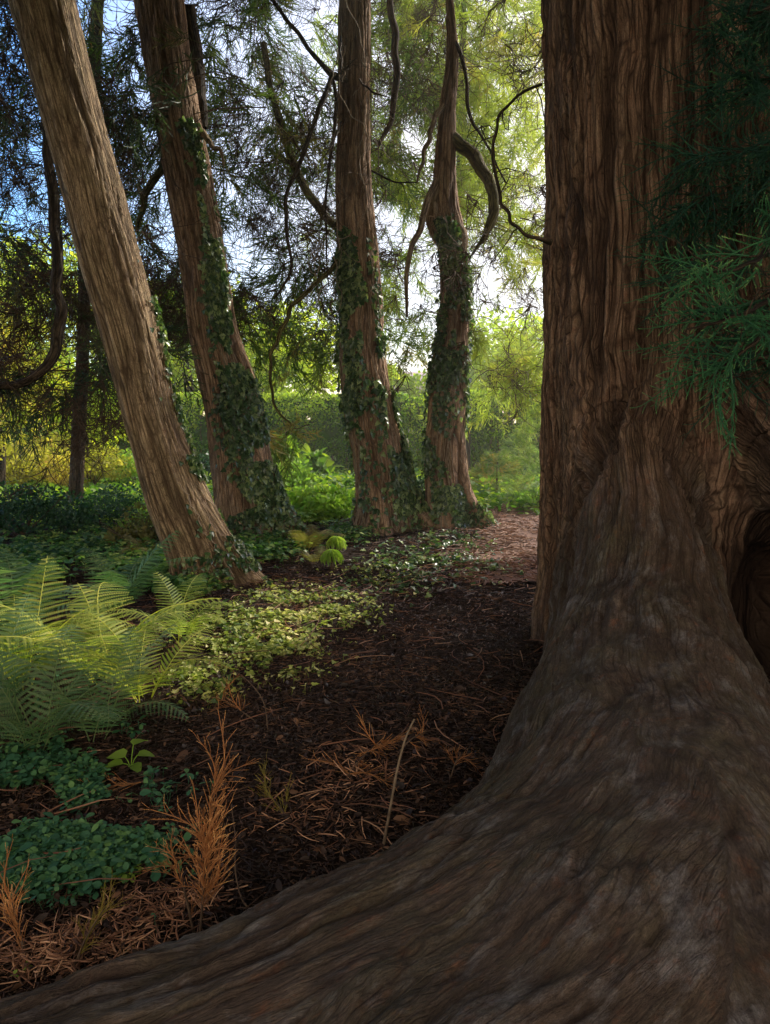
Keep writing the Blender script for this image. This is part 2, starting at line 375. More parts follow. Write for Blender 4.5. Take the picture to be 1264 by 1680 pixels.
# ------------------------------------------------------------------ targets the sun reaches between the boughs
LIT = []
def lit(px, py, r, Y=None, h=0):
    p = G(px, py) if Y is None else at(px, py, Y); p = p.copy(); p[2] += h; LIT.append((p, r))
for a in [(485, 985, .30), (420, 1012, .28), (540, 1000, .18), (370, 1040, .22), (330, 1085, .15), (455, 1040, .18),
          (600, 1250, .13), (150, 1545, .09), (70, 1590, .10), (260, 1520, .08), (210, 1550, .07), (20, 1620, .1),
          (850, 840, .7), (800, 880, .35), (870, 880, .4), (840, 910, .25), (610, 925, .12), (680, 930, .14), (235, 1430, .06)]: lit(*a)
lit(345, 1500, .17, h=.22); lit(330, 1520, .1, h=.08); lit(548, 925, .16, h=.1)
for a in [(200, 1120, .42), (60, 1120, .36), (300, 1090, .34), (130, 1060, .5), (350, 1020, .25)]: lit(*a, h=.3)
for a in [(530, 835, 1.0), (480, 800, .9), (60, 800, 1.6), (200, 810, 1.4), (860, 800, 1.2)]: lit(*a, h=.4)
for px, py, r in [(125, 10, .14), (134, 60, .12), (150, 120, .15), (166, 180, .16), (180, 240, .14), (196, 300, .08), (206, 340, .15), (222, 410, .16), (234, 450, .1), (252, 530, .16), (262, 570, .12)]: lit(px, py, r, 6.95)
for px, py, r in [(318, 140, .16), (326, 180, .18), (336, 255, .12), (368, 430, .16), (380, 480, .12), (392, 560, .2), (410, 620, .34), (430, 670, .3), (440, 730, .3), (448, 790, .3)]: lit(px, py, r, 9.45)
for px, py, r in [(607, 20, .2), (608, 110, .2), (608, 190, .15), (612, 290, .2), (622, 400, .25), (628, 470, .2), (634, 580, .34), (645, 650, .34), (660, 730, .34), (672, 780, .2)]: lit(px, py, r, 10.3)
for px, py, r in [(752, 110, .3), (748, 200, .2), (752, 270, .2), (764, 500, .2), (768, 600, .2), (768, 660, .3), (767, 720, .3), (785, 850, .35), (805, 310, .35)]: lit(px, py, r, 10.35)
LP = np.array([a[0] for a in LIT]); LR = np.array([a[1] for a in LIT])
def sun_clear(P, ext):
    """True where a spray at P of size ext would shade one of the sunlit spots"""
    d = P[:, None]-LP[None]; t = d@SUN
    dist = np.linalg.norm(d-t[..., None]*SUN, axis=-1)
    return ((dist < LR[None]+ext) & (t > .25)).any(1)

# ------------------------------------------------------------------ the giant tree
def sdf_cone(P, a, b):
    """round-cone like: distance to segment minus interpolated radius. returns d, t, len"""
    pa = P-a[:3]; ba = (b[:3]-a[:3]).astype(f32); L2 = float(ba@ba)
    h = np.clip((pa@ba)/L2, 0, 1)
    d = np.sqrt(((pa-h[:, None]*ba)**2).sum(1))-(a[3]+(b[3]-a[3])*h)
    return d, h
A_ = lambda *r: np.array(r, f32)
CH = {
 'trunk': [A_(1.97, 4.95, -.4, .94), A_(1.96, 4.95, .5, .89), A_(1.93, 4.95, 1.5, .87), A_(1.86, 4.92, 2.9, .84), A_(1.77, 4.90, 4.2, .83), A_(1.70, 4.9, 6., .82)],
 'rootA': [A_(1.62, 4.55, 1.85, .20), A_(1.50, 4.42, 1.40, .28), A_(1.45, 4.14, .95, .35), A_(1.36, 3.75, .42, .45), A_(1.18, 3.15, .06, .56), A_(1.05, 2.45, -.12, .56), A_(.98, 1.5, -.20, .60), A_(.9, .3, -.3, .62)],
 'rootL': [A_(1.25, 3.3, .0, .46), A_(.93, 2.80, -.02, .45), A_(.58, 2.22, -.01, .42), A_(.15, 1.80, .0, .37), A_(-.35, 1.50, .0, .33), A_(-1.1, 1.25, -.05, .29), A_(-2.2, 1.0, -.15, .25)],
 'rootM': [A_(1.1, 2.3, .0, .42), A_(.55, 1.6, .0, .42), A_(-.1, 1.0, -.05, .4), A_(-.9, .6, -.1, .4)],
 'rootR': [A_(1.95, 4.45, 2.3, .22), A_(2.12, 4.15, 1.75, .30), A_(2.35, 3.75, 1.15, .34), A_(2.55, 3.3, .6, .38), A_(2.8, 2.7, .15, .42), A_(3.1, 2.0, -.1, .42)],
 'flareW': [A_(1.28, 4.75, .95, .12), A_(1.22, 4.60, .5, .18), A_(1.18, 4.40, .1, .2), A_(1.1, 4.2, -.2, .2)],
}
def _pt(px, py, Y, r): return np.array(list(at(px, py, Y))+[r], f32)
FOLDS = [[_pt(1022, 560, 4.26, .02), _pt(1012, 620, 4.24, .035), _pt(996, 700, 4.22, .045), _pt(958, 785, 4.27, .055), _pt(922, 850, 4.42, .045), _pt(905, 930, 4.5, .03)],
         [_pt(1045, 640, 4.12, .03), _pt(1105, 715, 4.0, .04), _pt(1150, 790, 3.93, .06), _pt(1190, 870, 3.88, .075), _pt(1230, 960, 3.8, .09)],
         [_pt(1150, 620, 4.0, .02), _pt(1200, 680, 3.95, .05), _pt(1250, 760, 3.85, .06), _pt(1290, 860, 3.75, .05)]]
BULGE = _pt(1062, 690, 4.22, .17)
def chain_d(P, ch):
    D = None
    for a, b in zip(ch[:-1], ch[1:]):
        d, _ = sdf_cone(P, a, b)
        D = d if D is None else np.minimum(D, d)
    return D
def smin(a, b, k):
    h = np.maximum(k-np.abs(a-b), 0)/k
    return np.minimum(a, b)-h*h*k*.25
def sdf(P):
    D = chain_d(P, CH['trunk'])
    # fluting of the trunk
    ph = np.arctan2(P[:, 1]-4.93, P[:, 0]-1.9); z = P[:, 2]
    D = D-.035*np.sin(ph*5+z*.35+1.)-.02*np.sin(ph*9-z*.3)-.025*np.exp(-np.maximum(z, 0)*1.1)*np.sin(ph*7+.5)
    D = smin(D, chain_d(P, CH['rootA']), .20)
    D = smin(D, chain_d(P, CH['rootL']), .30)
    D = smin(D, chain_d(P, CH['rootM']), .25)
    D = smin(D, chain_d(P, CH['rootR']), .30)
    D = smin(D, chain_d(P, CH['flareW']), .12)
    D = smin(D, np.sqrt(((P-BULGE[:3])**2).sum(1))-BULGE[3], .16)
    m_ = (P[:, 2] > 0) & (P[:, 2] < 2.2) & (P[:, 1] < 4.8) & (P[:, 0] > .8)
    if m_.any():
        Dm = D[m_]; Pm = P[m_]
        Pw = Pm+.05*(fbm(Pm*5, 64, 2)-.5)[:, None]
        for fo in FOLDS: Dm = -smin(-Dm, chain_d(Pw, fo), .11)
        D[m_] = Dm
    q = (P-np.array([2.14, 4.02, .40], f32))/np.array([.15, .42, .50], f32); hol = (1-np.sqrt((q**2).sum(1)))*.27
    D = -smin(-D, -hol, .22)
    D = D+.06*(fbm(P*[1.8, 1.8, 1.2], 61, 2)-.5)+.035*(fbm(P*[5, 5, 4], 62, 2)-.5)
    return D
def surface_nets(lo, hi, h):
    ax = [np.arange(lo[i], hi[i]+h, h, dtype=f32) for i in range(3)]
    n = [len(a) for a in ax]
    S = np.empty(n, f32)
    for i in range(n[0]):
        Y, Z = np.meshgrid(ax[1], ax[2], indexing='ij')
        P = np.stack([np.full_like(Y, ax[0][i]), Y, Z], -1).reshape(-1, 3)
        S[i] = sdf(P).reshape(n[1], n[2])
    ins = S < 0
    c = [slice(0, -1), slice(1, None)]
    cnt = np.zeros([k-1 for k in n], np.int8)
    for a in c:
        for b in c:
            for d in c: cnt += ins[a, b, d]
    act = (cnt > 0) & (cnt < 8)
    idx = -np.ones(act.shape, np.int64); ci = np.argwhere(act); idx[act] = np.arange(len(ci))
    acc = np.zeros((len(ci), 3)); w = np.zeros(len(ci))
    corners = [(a, b, d) for a in (0, 1) for b in (0, 1) for d in (0, 1)]
    for u in corners:
        for k in range(3):
            if u[k] == 0:
                v = list(u); v[k] = 1
                s0 = S[ci[:, 0]+u[0], ci[:, 1]+u[1], ci[:, 2]+u[2]]; s1 = S[ci[:, 0]+v[0], ci[:, 1]+v[1], ci[:, 2]+v[2]]
                m = (s0 < 0) != (s1 < 0); t = np.where(m, s0/np.where(m, s0-s1, 1), 0)
                q = np.zeros((len(ci), 3)); q[:] = u; q[:, k] += t
                acc[m] += q[m]; w[m] += 1
    V = np.array(lo)+(ci+acc/w[:, None])*h
    Q = []
    for k in range(3):
        a, b = [(1, 2), (2, 0), (0, 1)][k]
        s0 = [slice(None)]*3; s1 = [slice(None)]*3; s0[k] = slice(0, -1); s1[k] = slice(1, None)
        e = ins[tuple(s0)] != ins[tuple(s1)]
        E = np.argwhere(e); E = E[(E[:, a] > 0) & (E[:, b] > 0) & (E[:, a] < n[a]-1) & (E[:, b] < n[b]-1)]
        first = ins[E[:, 0], E[:, 1], E[:, 2]]
        def ix(da, db):
            q = E.copy(); q[:, a] -= da; q[:, b] -= db; return idx[q[:, 0], q[:, 1], q[:, 2]]
        quad = np.stack([ix(1, 1), ix(0, 1), ix(0, 0), ix(1, 0)], -1)
        quad[~first] = quad[~first][:, ::-1]
        Q.append(quad)
    return V, np.concatenate(Q)

def chain_grain(P, ch, roff):
    """grain coordinates about a chain, blended between its segments"""
    L0 = 0; acc = np.zeros((len(P), 3), f32); ws = np.zeros(len(P), f32); seg = []
    for a, b in zip(ch[:-1], ch[1:]): seg.append(sdf_cone(P, a, b))
    bd = np.min([d for d, _ in seg], 0)
    for (a, b), (d, h) in zip(zip(ch[:-1], ch[1:]), seg):
        ba = b[:3]-a[:3]; ln = float(np.linalg.norm(ba)); T = ba/ln
        ref = np.array([0.3, -.2, 1.]) if roff else np.array([0, 1., 0])
        A = np.cross(ref, T); A /= np.linalg.norm(A); B = np.cross(T, A)
        hu = ((P-a[:3])@ba)/(ln*ln); hc = np.clip(hu, -.6, 1.6)
        q = P-(a[:3]+hc[:, None]*ba)
        u, v = q@A, q@B; rr = np.maximum(np.hypot(u, v), 1e-4); R0 = .5 if roff else .85
        w = np.exp(-(d-bd)/.05)
        acc += w[:, None]*np.stack([u/rr*R0, v/rr*R0, L0+hc*ln], -1); ws += w; L0 += ln
    return acc/ws[:, None], bd

def giant():
    t = thing('giant_tree', 'massive conifer at the right, furrowed red brown bark, huge root sweeping across the foreground', 'tree', (1.95, 4.95, 0))
    V, Q = surface_nets((-2.5, .2, -.12), (3.5, 6.1, 4.9), .034)
    me = bpy.data.meshes.new('tmp'); me.from_pydata([], [], [])
    tmp = mk('tmp', V, Q, None)
    md = tmp.modifiers.new('s', 'SUBSURF'); md.levels = 2; md.render_levels = 2
    dg = bpy.context.evaluated_depsgraph_get(); ev = tmp.evaluated_get(dg); em = ev.to_mesh()
    nv = len(em.vertices); co = np.empty(nv*3, f32); em.vertices.foreach_get('co', co); co = co.reshape(-1, 3)
    no = np.empty(nv*3, f32); em.vertices.foreach_get('normal', no); no = no.reshape(-1, 3)
    Fq = np.empty(len(em.loops), np.int32); em.loops.foreach_get('vertex_index', Fq); Fq = Fq.reshape(-1, 4)
    ev.to_mesh_clear(); bpy.data.objects.remove(tmp)
    gs, ds = {}, {}
    for k, ch in CH.items(): gs[k], ds[k] = chain_grain(co, ch, k != 'trunk')
    keys = list(CH)
    D = np.stack([ds[k] for k in keys], 1)
    W = np.exp(-(D-D.min(1, keepdims=True))/.09); W /= W.sum(1, keepdims=True)
    rootw = 1-W[:, 0]
    H = 0; CR = 0
    warp = np.stack([fbm(co*2.2, 71, 2), fbm(co*2.2, 72, 2), fbm(co*2.2, 73, 2)], -1)-.5
    for i, k in enumerate(keys):
        m = W[:, i] > .01
        h = np.zeros(nv, f32); c = np.zeros(nv, f32)
        g = gs[k][m]+warp[m]*(.10 if k != 'trunk' else .10)
        if k == 'trunk': hh, cc = bark_disp(g, .040, 9.5, .5, 3, .05)
        else:
            hh, cc = bark_disp(g, .024, 4.6, .9, 40+i)
            h2, c2 = bark_disp(g, .006, 15, 4.5, 80+i); hh = hh+h2; cc = np.minimum(cc*.6+.4, 1)*(.55+.45*c2)
        h[m] = hh; c[m] = cc
        H = H+W[:, i]*h; CR = CR+W[:, i]*c
    # burls and wrinkles where root meets trunk
    mix = 4*rootw*(1-rootw)
    H = H-.03*mix*(1-sst(0, .12, np.abs(fbm(co*[9, 9, 5], 90, 3)-.5)))
    fine = fbm(co*45, 95, 3)-.5
    qh = (co-np.array([2.14, 4.02, .40]))/np.array([.24, .55, .60]); CR = CR*(1-.93*sst(1.15, .8, np.linalg.norm(qh, axis=1)))  # hollow darkened in colour: its shade is painted in with the cracks
    fd = np.min([chain_d(co, fo) for fo in FOLDS], 0); CR = CR*(1-.6*sst(.05, -.01, fd)); H = H-.02*sst(.22, .05, fd)*(1-sst(0, .10, np.abs(fbm(co*[11, 11, 7], 91, 3)-.5)))  # crease shade painted along the folds, plus real wrinkles beside them
    H = H+.006*fine+.010*rootw*(fbm(co*[14, 14, 14], 96, 3)-.5)
    nb = np.clip((no*0+1)[:, 0], 0, 1)
    co2 = co+no*H[:, None]
    dom = np.argmax(W, 1); gd = np.zeros_like(co)
    for i, k in enumerate(keys):
        m = dom == i; gd[m] = gs[k][m]
    gd = gd+warp*.10
    # split trunk / root parts by dominant chain, per face
    fr = rootw[Fq].mean(1) > .5
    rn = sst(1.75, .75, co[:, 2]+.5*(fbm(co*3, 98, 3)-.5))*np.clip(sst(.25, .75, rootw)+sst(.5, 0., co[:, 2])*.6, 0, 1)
    attrs_ = {'grain': gd, 'crack_shade': CR, 'rootness': rn}
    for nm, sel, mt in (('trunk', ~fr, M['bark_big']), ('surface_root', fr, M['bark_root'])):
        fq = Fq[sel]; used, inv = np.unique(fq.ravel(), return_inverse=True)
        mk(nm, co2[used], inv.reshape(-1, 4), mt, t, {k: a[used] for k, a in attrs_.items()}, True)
    # the bole goes on up above the picture
    Vv, Qq, g, cr, _ = grain_tube([(1.74, 4.9, 4.8, .80), (1.66, 4.9, 7, .74), (1.5, 4.9, 11, .6), (1.4, 4.9, 16, .35)], 48, 120, .03, 8, .5)
    mk('upper_trunk', Vv, Qq, M['bark_big'], t, {'grain': g, 'crack_shade': cr, 'rootness': cr*0}, True)
    limb('branch', pxl([(905, 398, 4.7, 11), (880, 392, 4.7, 7), (857, 380, 4.75, 6), (829, 345, 4.9, 6), (814, 290, 5, 5.5), (810, 242, 5, 5), (820, 193, 5, 5), (845, 160, 5, 5), (890, 138, 4.9, 5)]), M['bark_dark'], t, 5, .002, 10, .02)
    return t
giant_t = giant()

# ------------------------------------------------------------------ four leaning trees
TREES = {}
def lean_tree(key, label, rows, Yb, mat, top, base_y, nu=150, amp=.022, wid=16, lob=.06, flares=(), s=0):
    t = thing('tall_conifer', label, 'tree', (0, 0, 0), None)
    pts = []
    for (py, c, w, Y) in rows: pts += pxl([(c, py, Y, w)])
    pts = sorted(pts, key=lambda q: q[2])
    b = pts[0]; nx = pts[1]
    sx = (b[0]-nx[0])/max(.2, nx[2]-b[2])
    pts = [(b[0]+sx*(b[2]+.15)*.7, b[1], -.15, b[3]*1.04)]+pts
    tp = pts[-1]; pr = pts[-3]
    dirx = (tp[0]-pr[0])/(tp[2]-pr[2])
    for dz, k in ((2, .92), (5, .75), (9, .4)): pts.append((tp[0]+dirx*dz*.8, tp[1]+.0*dz, tp[2]+dz, tp[3]*k))
    base = np.array(pts[0][:3]); t.location = (base[0], base[1], 0)
    bpy.context.view_layer.update()
    def fl(ph, L, P):
        e = 0
        for (a, amt, hgt, wd) in flares:
            dd = (ph-a+np.pi) % (2*np.pi)-np.pi
            e = e+amt*np.exp(-(dd/wd)**2)*np.exp(-L/hgt)
        return e+.04*np.exp(-L/.35)*(1+np.sin(ph*5+s))
    Lt = sum(np.linalg.norm(np.array(a[:3])-np.array(b_[:3])) for a, b_ in zip(pts[:-1], pts[1:]))
    V, Q, g, cr, info = grain_tube(pts, nu, int(Lt/.022), amp, wid, .75, s, fl, lob)
    mk('trunk', V, Q, mat, t, {'grain': g, 'crack_shade': cr}, True)
    TREES[key] = (t, info); return t
# trunk frames: phi=0 is +X (to the right), phi=pi/2 is -Y? (A=+X, B=T x A = +Y)
t1 = lean_tree('t1', 'leftmost leaning conifer, smooth pale brown bark with sunlit patches along its right edge', [
    (938, 338, 104, 6.95), (895, 323, 99, 6.95), (816, 290, 100, 6.95), (750, 268, 92, 6.95), (698, 252, 88, 6.95), (557, 216, 92, 6.95), (405, 174, 98, 6.95), (300, 148, 98, 6.95), (203, 121, 97, 6.95), (101, 95, 98, 6.95), (0, 70, 102, 6.95)],
    6.95, M['bark_a'], None, 951, 170, .013, 20, .05, [(-.35, .34, .33, .5), (-2.6, .06, .3, .5), (-1.2, .05, .3, .6)], 1)
t2 = lean_tree('t2', 'second leaning conifer from the left, reddish bark with a dense ivy strip up its middle', [
    (862, 414, 116, 9.5), (820, 404, 106, 9.5), (777, 398, 100, 9.5), (658, 380, 93, 9.5), (540, 351, 80, 9.5), (456, 338, 76, 9.5), (304, 311, 77, 9.5), (152, 284, 78, 9.5), (0, 262, 82, 9.5)],
    9.5, M['bark_b'], None, 875, 150, .03, 13, .08, [(-.4, .4, .4, .4), (-2.6, .12, .3, .5), (-1.4, .14, .3, .35)], 2)
t3 = lean_tree('t3', 'middle conifer standing almost upright with ivy on its lower trunk and tangled bare vines above', [
    (850, 635, 100, 10.3), (829, 632, 92, 10.3), (747, 620, 85, 10.3), (665, 604, 82, 10.3), (582, 594, 78, 10.3), (500, 591, 74, 10.3), (405, 586, 70, 10.3), (304, 580, 62, 10.3), (203, 580, 56, 10.3), (101, 581, 54, 10.3), (0, 582, 52, 10.3)],
    10.3, M['bark_b'], None, 865, 140, .022, 14, .07, [(-.3, .35, .45, .35), (-1.8, .15, .3, .35), (-2.8, .12, .3, .4)], 3)
t4 = lean_tree('t4', 'slender dark conifer nearest the path, kinked halfway up above an ivy clad lower trunk', [
    (868, 742, 86, 10.4), (829, 736, 74, 10.4), (747, 731, 67, 10.4), (665, 734, 64, 10.4), (582, 740, 58, 10.4), (500, 746, 50, 10.4), (430, 743, 46, 10.4), (385, 738, 48, 10.4), (340, 731, 44, 10.4), (272, 731, 38, 10.4), (181, 735, 29, 10.4), (91, 743, 21, 10.4), (0, 738, 13, 10.4)],
    10.4, M['bark_b'], None, 880, 120, .022, 14, .10, [(-.5, .38, .4, .35), (-2.4, .22, .3, .4), (-1.5, .12, .4, .3)], 4)
# limbs of these trees
def limb_px(tk, pts, mat, s=0, name='branch', **k): return limb(name, pxl(pts), M[mat], TREES[tk][0], s, **k)
limb_px('t4', [(742, 225, 10.4, 20), (762, 243, 10.3, 21), (784, 266, 10.2, 21), (803, 295, 10.1, 20), (811, 330, 10.1, 19), (808, 362, 10.1, 17), (800, 383, 10.1, 12), (786, 402, 10.2, 7), (770, 425, 10.3, 3)], 'bark_moss', 3, amp=.012)
limb_px('t4', [(748, 440, 10.4, 44), (748, 405, 10.38, 42), (750, 378, 10.36, 34), (752, 366, 10.35, 20)], 'bark_a', 33, name='snag', amp=.02, nu=40, wid=20)
limb_px('t4', [(722, 395, 10.4, 20), (712, 375, 10.35, 20), (709, 350, 10.3, 20), (714, 320, 10.3, 16), (726, 290, 10.35, 10)], 'bark_a', 13, amp=.008)
limb_px('t4', [(729, 170, 10.4, 10), (715, 193, 10.2, 9), (700, 242, 10, 8), (690, 275, 9.9, 6), (684, 300, 9.9, 3)], 'bark_a', 5)
limb_px('t4', [(720, 290, 10.4, 11), (709, 314, 10.2, 12), (693, 363, 10, 11), (675, 411, 9.9, 9), (666, 453, 9.8, 8), (668, 520, 9.8, 4)], 'bark_a', 6)
limb_px('t4', [(742, 60, 10.4, 8), (765, 120, 10.2, 7), (772, 190, 10.2, 6), (800, 240, 10, 4), (830, 300, 9.9, 3)], 'bark_dark', 61)
limb_px('t3', [(640, 0, 10.6, 12), (648, 80, 10.6, 13), (650, 140, 10.6, 12), (640, 200, 10.6, 9), (620, 240, 10.5, 6)], 'bark_dark', 7)
limb_px('t3', [(572, 135, 10.2, 8), (548, 124, 9.9, 11), (520, 95, 9.7, 8), (485, 50, 9.5, 7), (440, -10, 9.3, 6)], 'bark_dark', 8)
limb_px('t3', [(546, 122, 9.9, 9), (530, 165, 9.7, 9), (510, 215, 9.6, 8), (490, 275, 9.5, 8), (475, 310, 9.5, 7), (470, 360, 9.4, 7), (475, 410, 9.4, 6), (478, 440, 9.4, 5), (450, 490, 9.3, 3)], 'bark_dark', 9)
limb_px('t3', [(545, 125, 9.9, 6), (552, 170, 9.9, 7), (545, 240, 9.9, 6), (537, 300, 9.8, 5), (535, 380, 9.8, 4), (540, 470, 9.7, 2)], 'bark_dark', 10)
limb_px('t3', [(562, 420, 10.2, 8), (545, 440, 10, 8), (515, 470, 9.8, 8), (483, 500, 9.7, 8), (462, 540, 9.6, 7), (446, 590, 9.6, 6), (446, 645, 9.6, 5), (460, 680, 9.6, 4), (478, 695, 9.6, 3)], 'bark_moss', 11)
limb_px('t3', [(550, 370, 10.5, 15), (520, 340, 10.8, 14), (490, 285, 11, 14), (465, 215, 11, 14), (450, 160, 11, 12), (432, 70, 11, 10)], 'bark_moss', 12)
limb_px('t2', [(308, 10, 9.7, 24), (318, 80, 9.8, 28), (328, 150, 9.7, 24), (335, 210, 9.6, 12)], 'bark_dark', 14, name='side_stem', amp=.012)
limb_px('t2', [(333, 215, 9.4, 10), (350, 235, 9.2, 9), (364, 255, 9.1, 6), (368, 275, 9.1, 3)], 'bark_a', 15)
limb_px('t2', [(272, 265, 9.6, 14), (250, 300, 9.9, 13), (236, 330, 10.1, 12), (225, 380, 10.3, 8)], 'bark_moss', 16)
for i, (a, b, c, d) in enumerate([(545, 120, 585, 95), (590, 130, 640, 160), (560, 200, 530, 260), (560, 60, 560, 130), (610, 280, 690, 300)]):
    limb_px('t3', [(a, b, 10., 4), ((a+c)/2, (b+d)/2+8, 9.7, 3.4), (c, d, 9.6, 2)], 'bark_dark', 20+i, nu=8)

# dark drooping stem at the far left
back = thing('background_conifer', 'dark drooping limbed conifer behind the left edge, its low limb curving up in an S', 'tree', (-5.1, 11.5, 0))
bpy.context.view_layer.update()
def limb_b(pts, mat, s, name='branch', **k): return limb(name, pxl(pts), M[mat], back, s, **k)
limb_b([(-30, 632, 8, 12), (10, 636, 8, 14), (45, 625, 8, 15), (75, 603, 8, 17), (90, 575, 8, 19), (94, 520, 8, 19), (96, 440, 8.1, 19), (88, 340, 8.2, 18), (80, 240, 8.3, 16), (76, 120, 8.5, 13), (80, 0, 8.7, 10)], 'bark_dark', 31, amp=.008)
limb_b([(118, 950, 12.5, 26), (130, 700, 12.5, 22), (140, 400, 12.5, 20), (150, 180, 12.5, 22), (160, 0, 12.5, 20), (168, -200, 12.5, 16)], 'bark_dark', 32, name='trunk', amp=.012, nu=40)

# ------------------------------------------------------------------ conifer sprays
def far_spray(L=.55, n=16, sl=.22, w=.016, k=5, droop=.5):
    """drooping string-like spray; local +Y out, +Z up"""
    t = np.linspace(0, 1, 7)
    stem = np.stack([.04*np.sin(t*5+rng.uniform(0, 6)), L*t, -droop*L*.5*t**2], -1)[None]
    V0, Q0 = ribbons(stem, np.linspace(w*.9, w*.5, 7)[None]); mb = MB(); mb.add(V0, Q0)
    V0, Q0 = ribbons(stem, np.linspace(w*.9, w*.5, 7)[None]); mb.add(V0, Q0)
    ts = np.sort(rng.uniform(.12, 1, n)); side = np.where(np.arange(n) % 2 == 0, 1., -1.)
    ln = sl*rng.uniform(.5, 1.2, n)*(1.15-.5*ts)
    p0 = np.stack([np.interp(ts, t, stem[0, :, i]) for i in range(3)], -1)
    dr = norm(np.stack([side*rng.uniform(.35, 1., n), rng.uniform(.4, 1., n), rng.uniform(-.4, .35, n)], -1))
    s = np.linspace(0, 1, k)
    P = p0[:, None]+dr[:, None]*ln[:, None, None]*s[:, None]
    P[..., 2] -= (droop*ln[:, None]*rng.uniform(.2, 1.1, (n, 1)))*s**2
    P[..., 1] += .35*ln[:, None]*s**2
    P += rng.normal(scale=.006, size=P.shape)
    V, Q = ribbons(P, np.broadcast_to(w*np.array([.6, 1., 1., .8, .25]), (n, k))); mb.add(V, Q)
    # secondary strands
    m = n*2; j = rng.integers(0, n, m); s0 = rng.uniform(.2, .8, m)
    a = P[j, (s0*(k-1)).astype(int)]; d2 = norm(dr[j]+rng.normal(scale=.55, size=(m, 3))+[0, .2, -.25]); l2 = sl*rng.uniform(.2, .5, m)
    P2 = a[:, None]+d2[:, None]*l2[:, None, None]*np.linspace(0, 1, 3)[:, None]; P2[:, 2, 2] -= .15*l2
    V, Q = ribbons(P2, np.broadcast_to(w*.8*np.array([.9, 1, .2]), (m, 3))); mb.add(V, Q)
    return np.concatenate(mb.V), np.concatenate(mb.Q)
FAR = [far_spray(w=.013, n=14+2*i, droop=.3+.2*i) for i in range(4)]
FARC = [far_spray(L=.5, n=11, sl=.26, w=.055, droop=.4) for _ in range(3)]
FARB = [far_spray(L=.9, n=20, sl=.38, w=.045, droop=.5) for _ in range(3)]
def bare_spray():
    """leafless twig tangle, tubes"""
    mb = MB(); k = 7; n = 6
    P = np.zeros((n, k, 3)); d = norm(np.stack([rng.normal(scale=.5, size=n), rng.uniform(.4, 1, n), rng.normal(scale=.5, size=n)-.2], -1))
    for i in range(1, k):
        d = norm(d+rng.normal(scale=.28, size=(n, 3))+[0, 0, -.10]); P[:, i] = P[:, i-1]+d*.10
    V, Q = tubes(P, np.broadcast_to(np.linspace(.006, .002, k), (n, k)), 3); mb.add(V, Q)
    m = 26; j = rng.integers(0, n, m); q = rng.integers(1, k, m); d = norm(rng.normal(size=(m, 3))+[0, .3, -.2]); P2 = np.zeros((m, 4, 3)); P2[:, 0] = P[j, q]
    for i in range(1, 4):
        d = norm(d+rng.normal(scale=.3, size=(m, 3))+[0, 0, -.12]); P2[:, i] = P2[:, i-1]+d*rng.uniform(.03, .09, (m, 1))
    V, Q = tubes(P2, np.broadcast_to(np.array([.0035, .003, .0025, .0012]), (m, 4)), 3); mb.add(V, Q)
    return np.concatenate(mb.V), np.concatenate(mb.Q)
BARE = [bare_spray() for _ in range(4)]

BOUGHS = []
def clusters(n, box, Yr, rad=(.35, .8), per=16, tmpl=FAR, sc=(.7, 1.3), droop=-.35, shade=True, keep_lit=.0, ysq=.55):
    """sprays hung in clumps. box in photo coordinates, Yr depth range. returns list of (V,F,tint)"""
    out = []; BO = BOUGHS; BO.clear()
    for _ in range(n):
        px, py = rng.uniform(box[0], box[2]), rng.uniform(box[1], box[3]); Y = rng.uniform(*Yr)
        c = at(px, py, Y); r = rng.uniform(*rad)*1.25; k = max(3, int(per*rng.uniform(.6, 1.4)))
        az = rng.uniform(0, 2*np.pi); h = np.array([math.cos(az), math.sin(az)*.7, 0]); t = rng.uniform(0, 1, k)**.8*2-1
        dz = rng.uniform(.4, 1.2)
        pos = c+h*(t*r)[:, None]; pos[:, 2] -= dz*r*(t+1)**2*.35-.3*r; pos += rng.normal(scale=.07*r/.6, size=(k, 3))
        tg = norm(np.stack([h[0]+0*t, h[1]+0*t, -dz*.7*(t+1)], -1)); sd = np.array([-h[1], h[0], 0])
        d = norm(tg*.8+sd*rng.uniform(-1, 1, (k, 1))+[0, 0, droop]+rng.normal(scale=.22, size=(k, 3)))
        out.append((pos, d, np.full(k, rng.uniform(0, 1))*.6+rng.uniform(0, .4, k)))
        tb = np.linspace(-1.1, .9, 8); bp_ = c+h*(tb*r)[:, None]; bp_[:, 2] -= dz*r*(tb+1)**2*.35-.3*r; bp_ += rng.normal(scale=.012, size=(8, 3))
        if not sun_clear(bp_, .04).any(): BO.append((bp_, np.linspace(.009, .0025, 8)))
    P = np.concatenate([o[0] for o in out]); D = np.concatenate([o[1] for o in out]); Tn = np.concatenate([o[2] for o in out])
    if shade:
        bad = sun_clear(P+D*.22, .28) & (rng.uniform(size=len(P)) > keep_lit); P, D, Tn = P[~bad], D[~bad], Tn[~bad]
    ok = P[:, 2] > .25; P, D, Tn = P[ok], D[ok], Tn[ok]
    return P, D, Tn, tmpl, rng.uniform(*sc, len(P))
def emit(mb, P, D, Tn, tmpl, sc):
    ch = rng.integers(0, len(tmpl), len(P))
    for i, tp_ in enumerate(tmpl):
        TV, TF = tp_[:2]; m = ch == i
        if not m.any(): continue
        V, Fc = inst(TV, TF, frames(D[m], rng.uniform(0, 2*np.pi, m.sum())), P[m], sc[m])
        mb.add(V, Fc, tint=np.repeat(np.clip(Tn[m], 0, 1), len(TV)) if len(tp_) < 3 else (.45*Tn[m][:, None]+.6*tp_[2][None]).ravel())

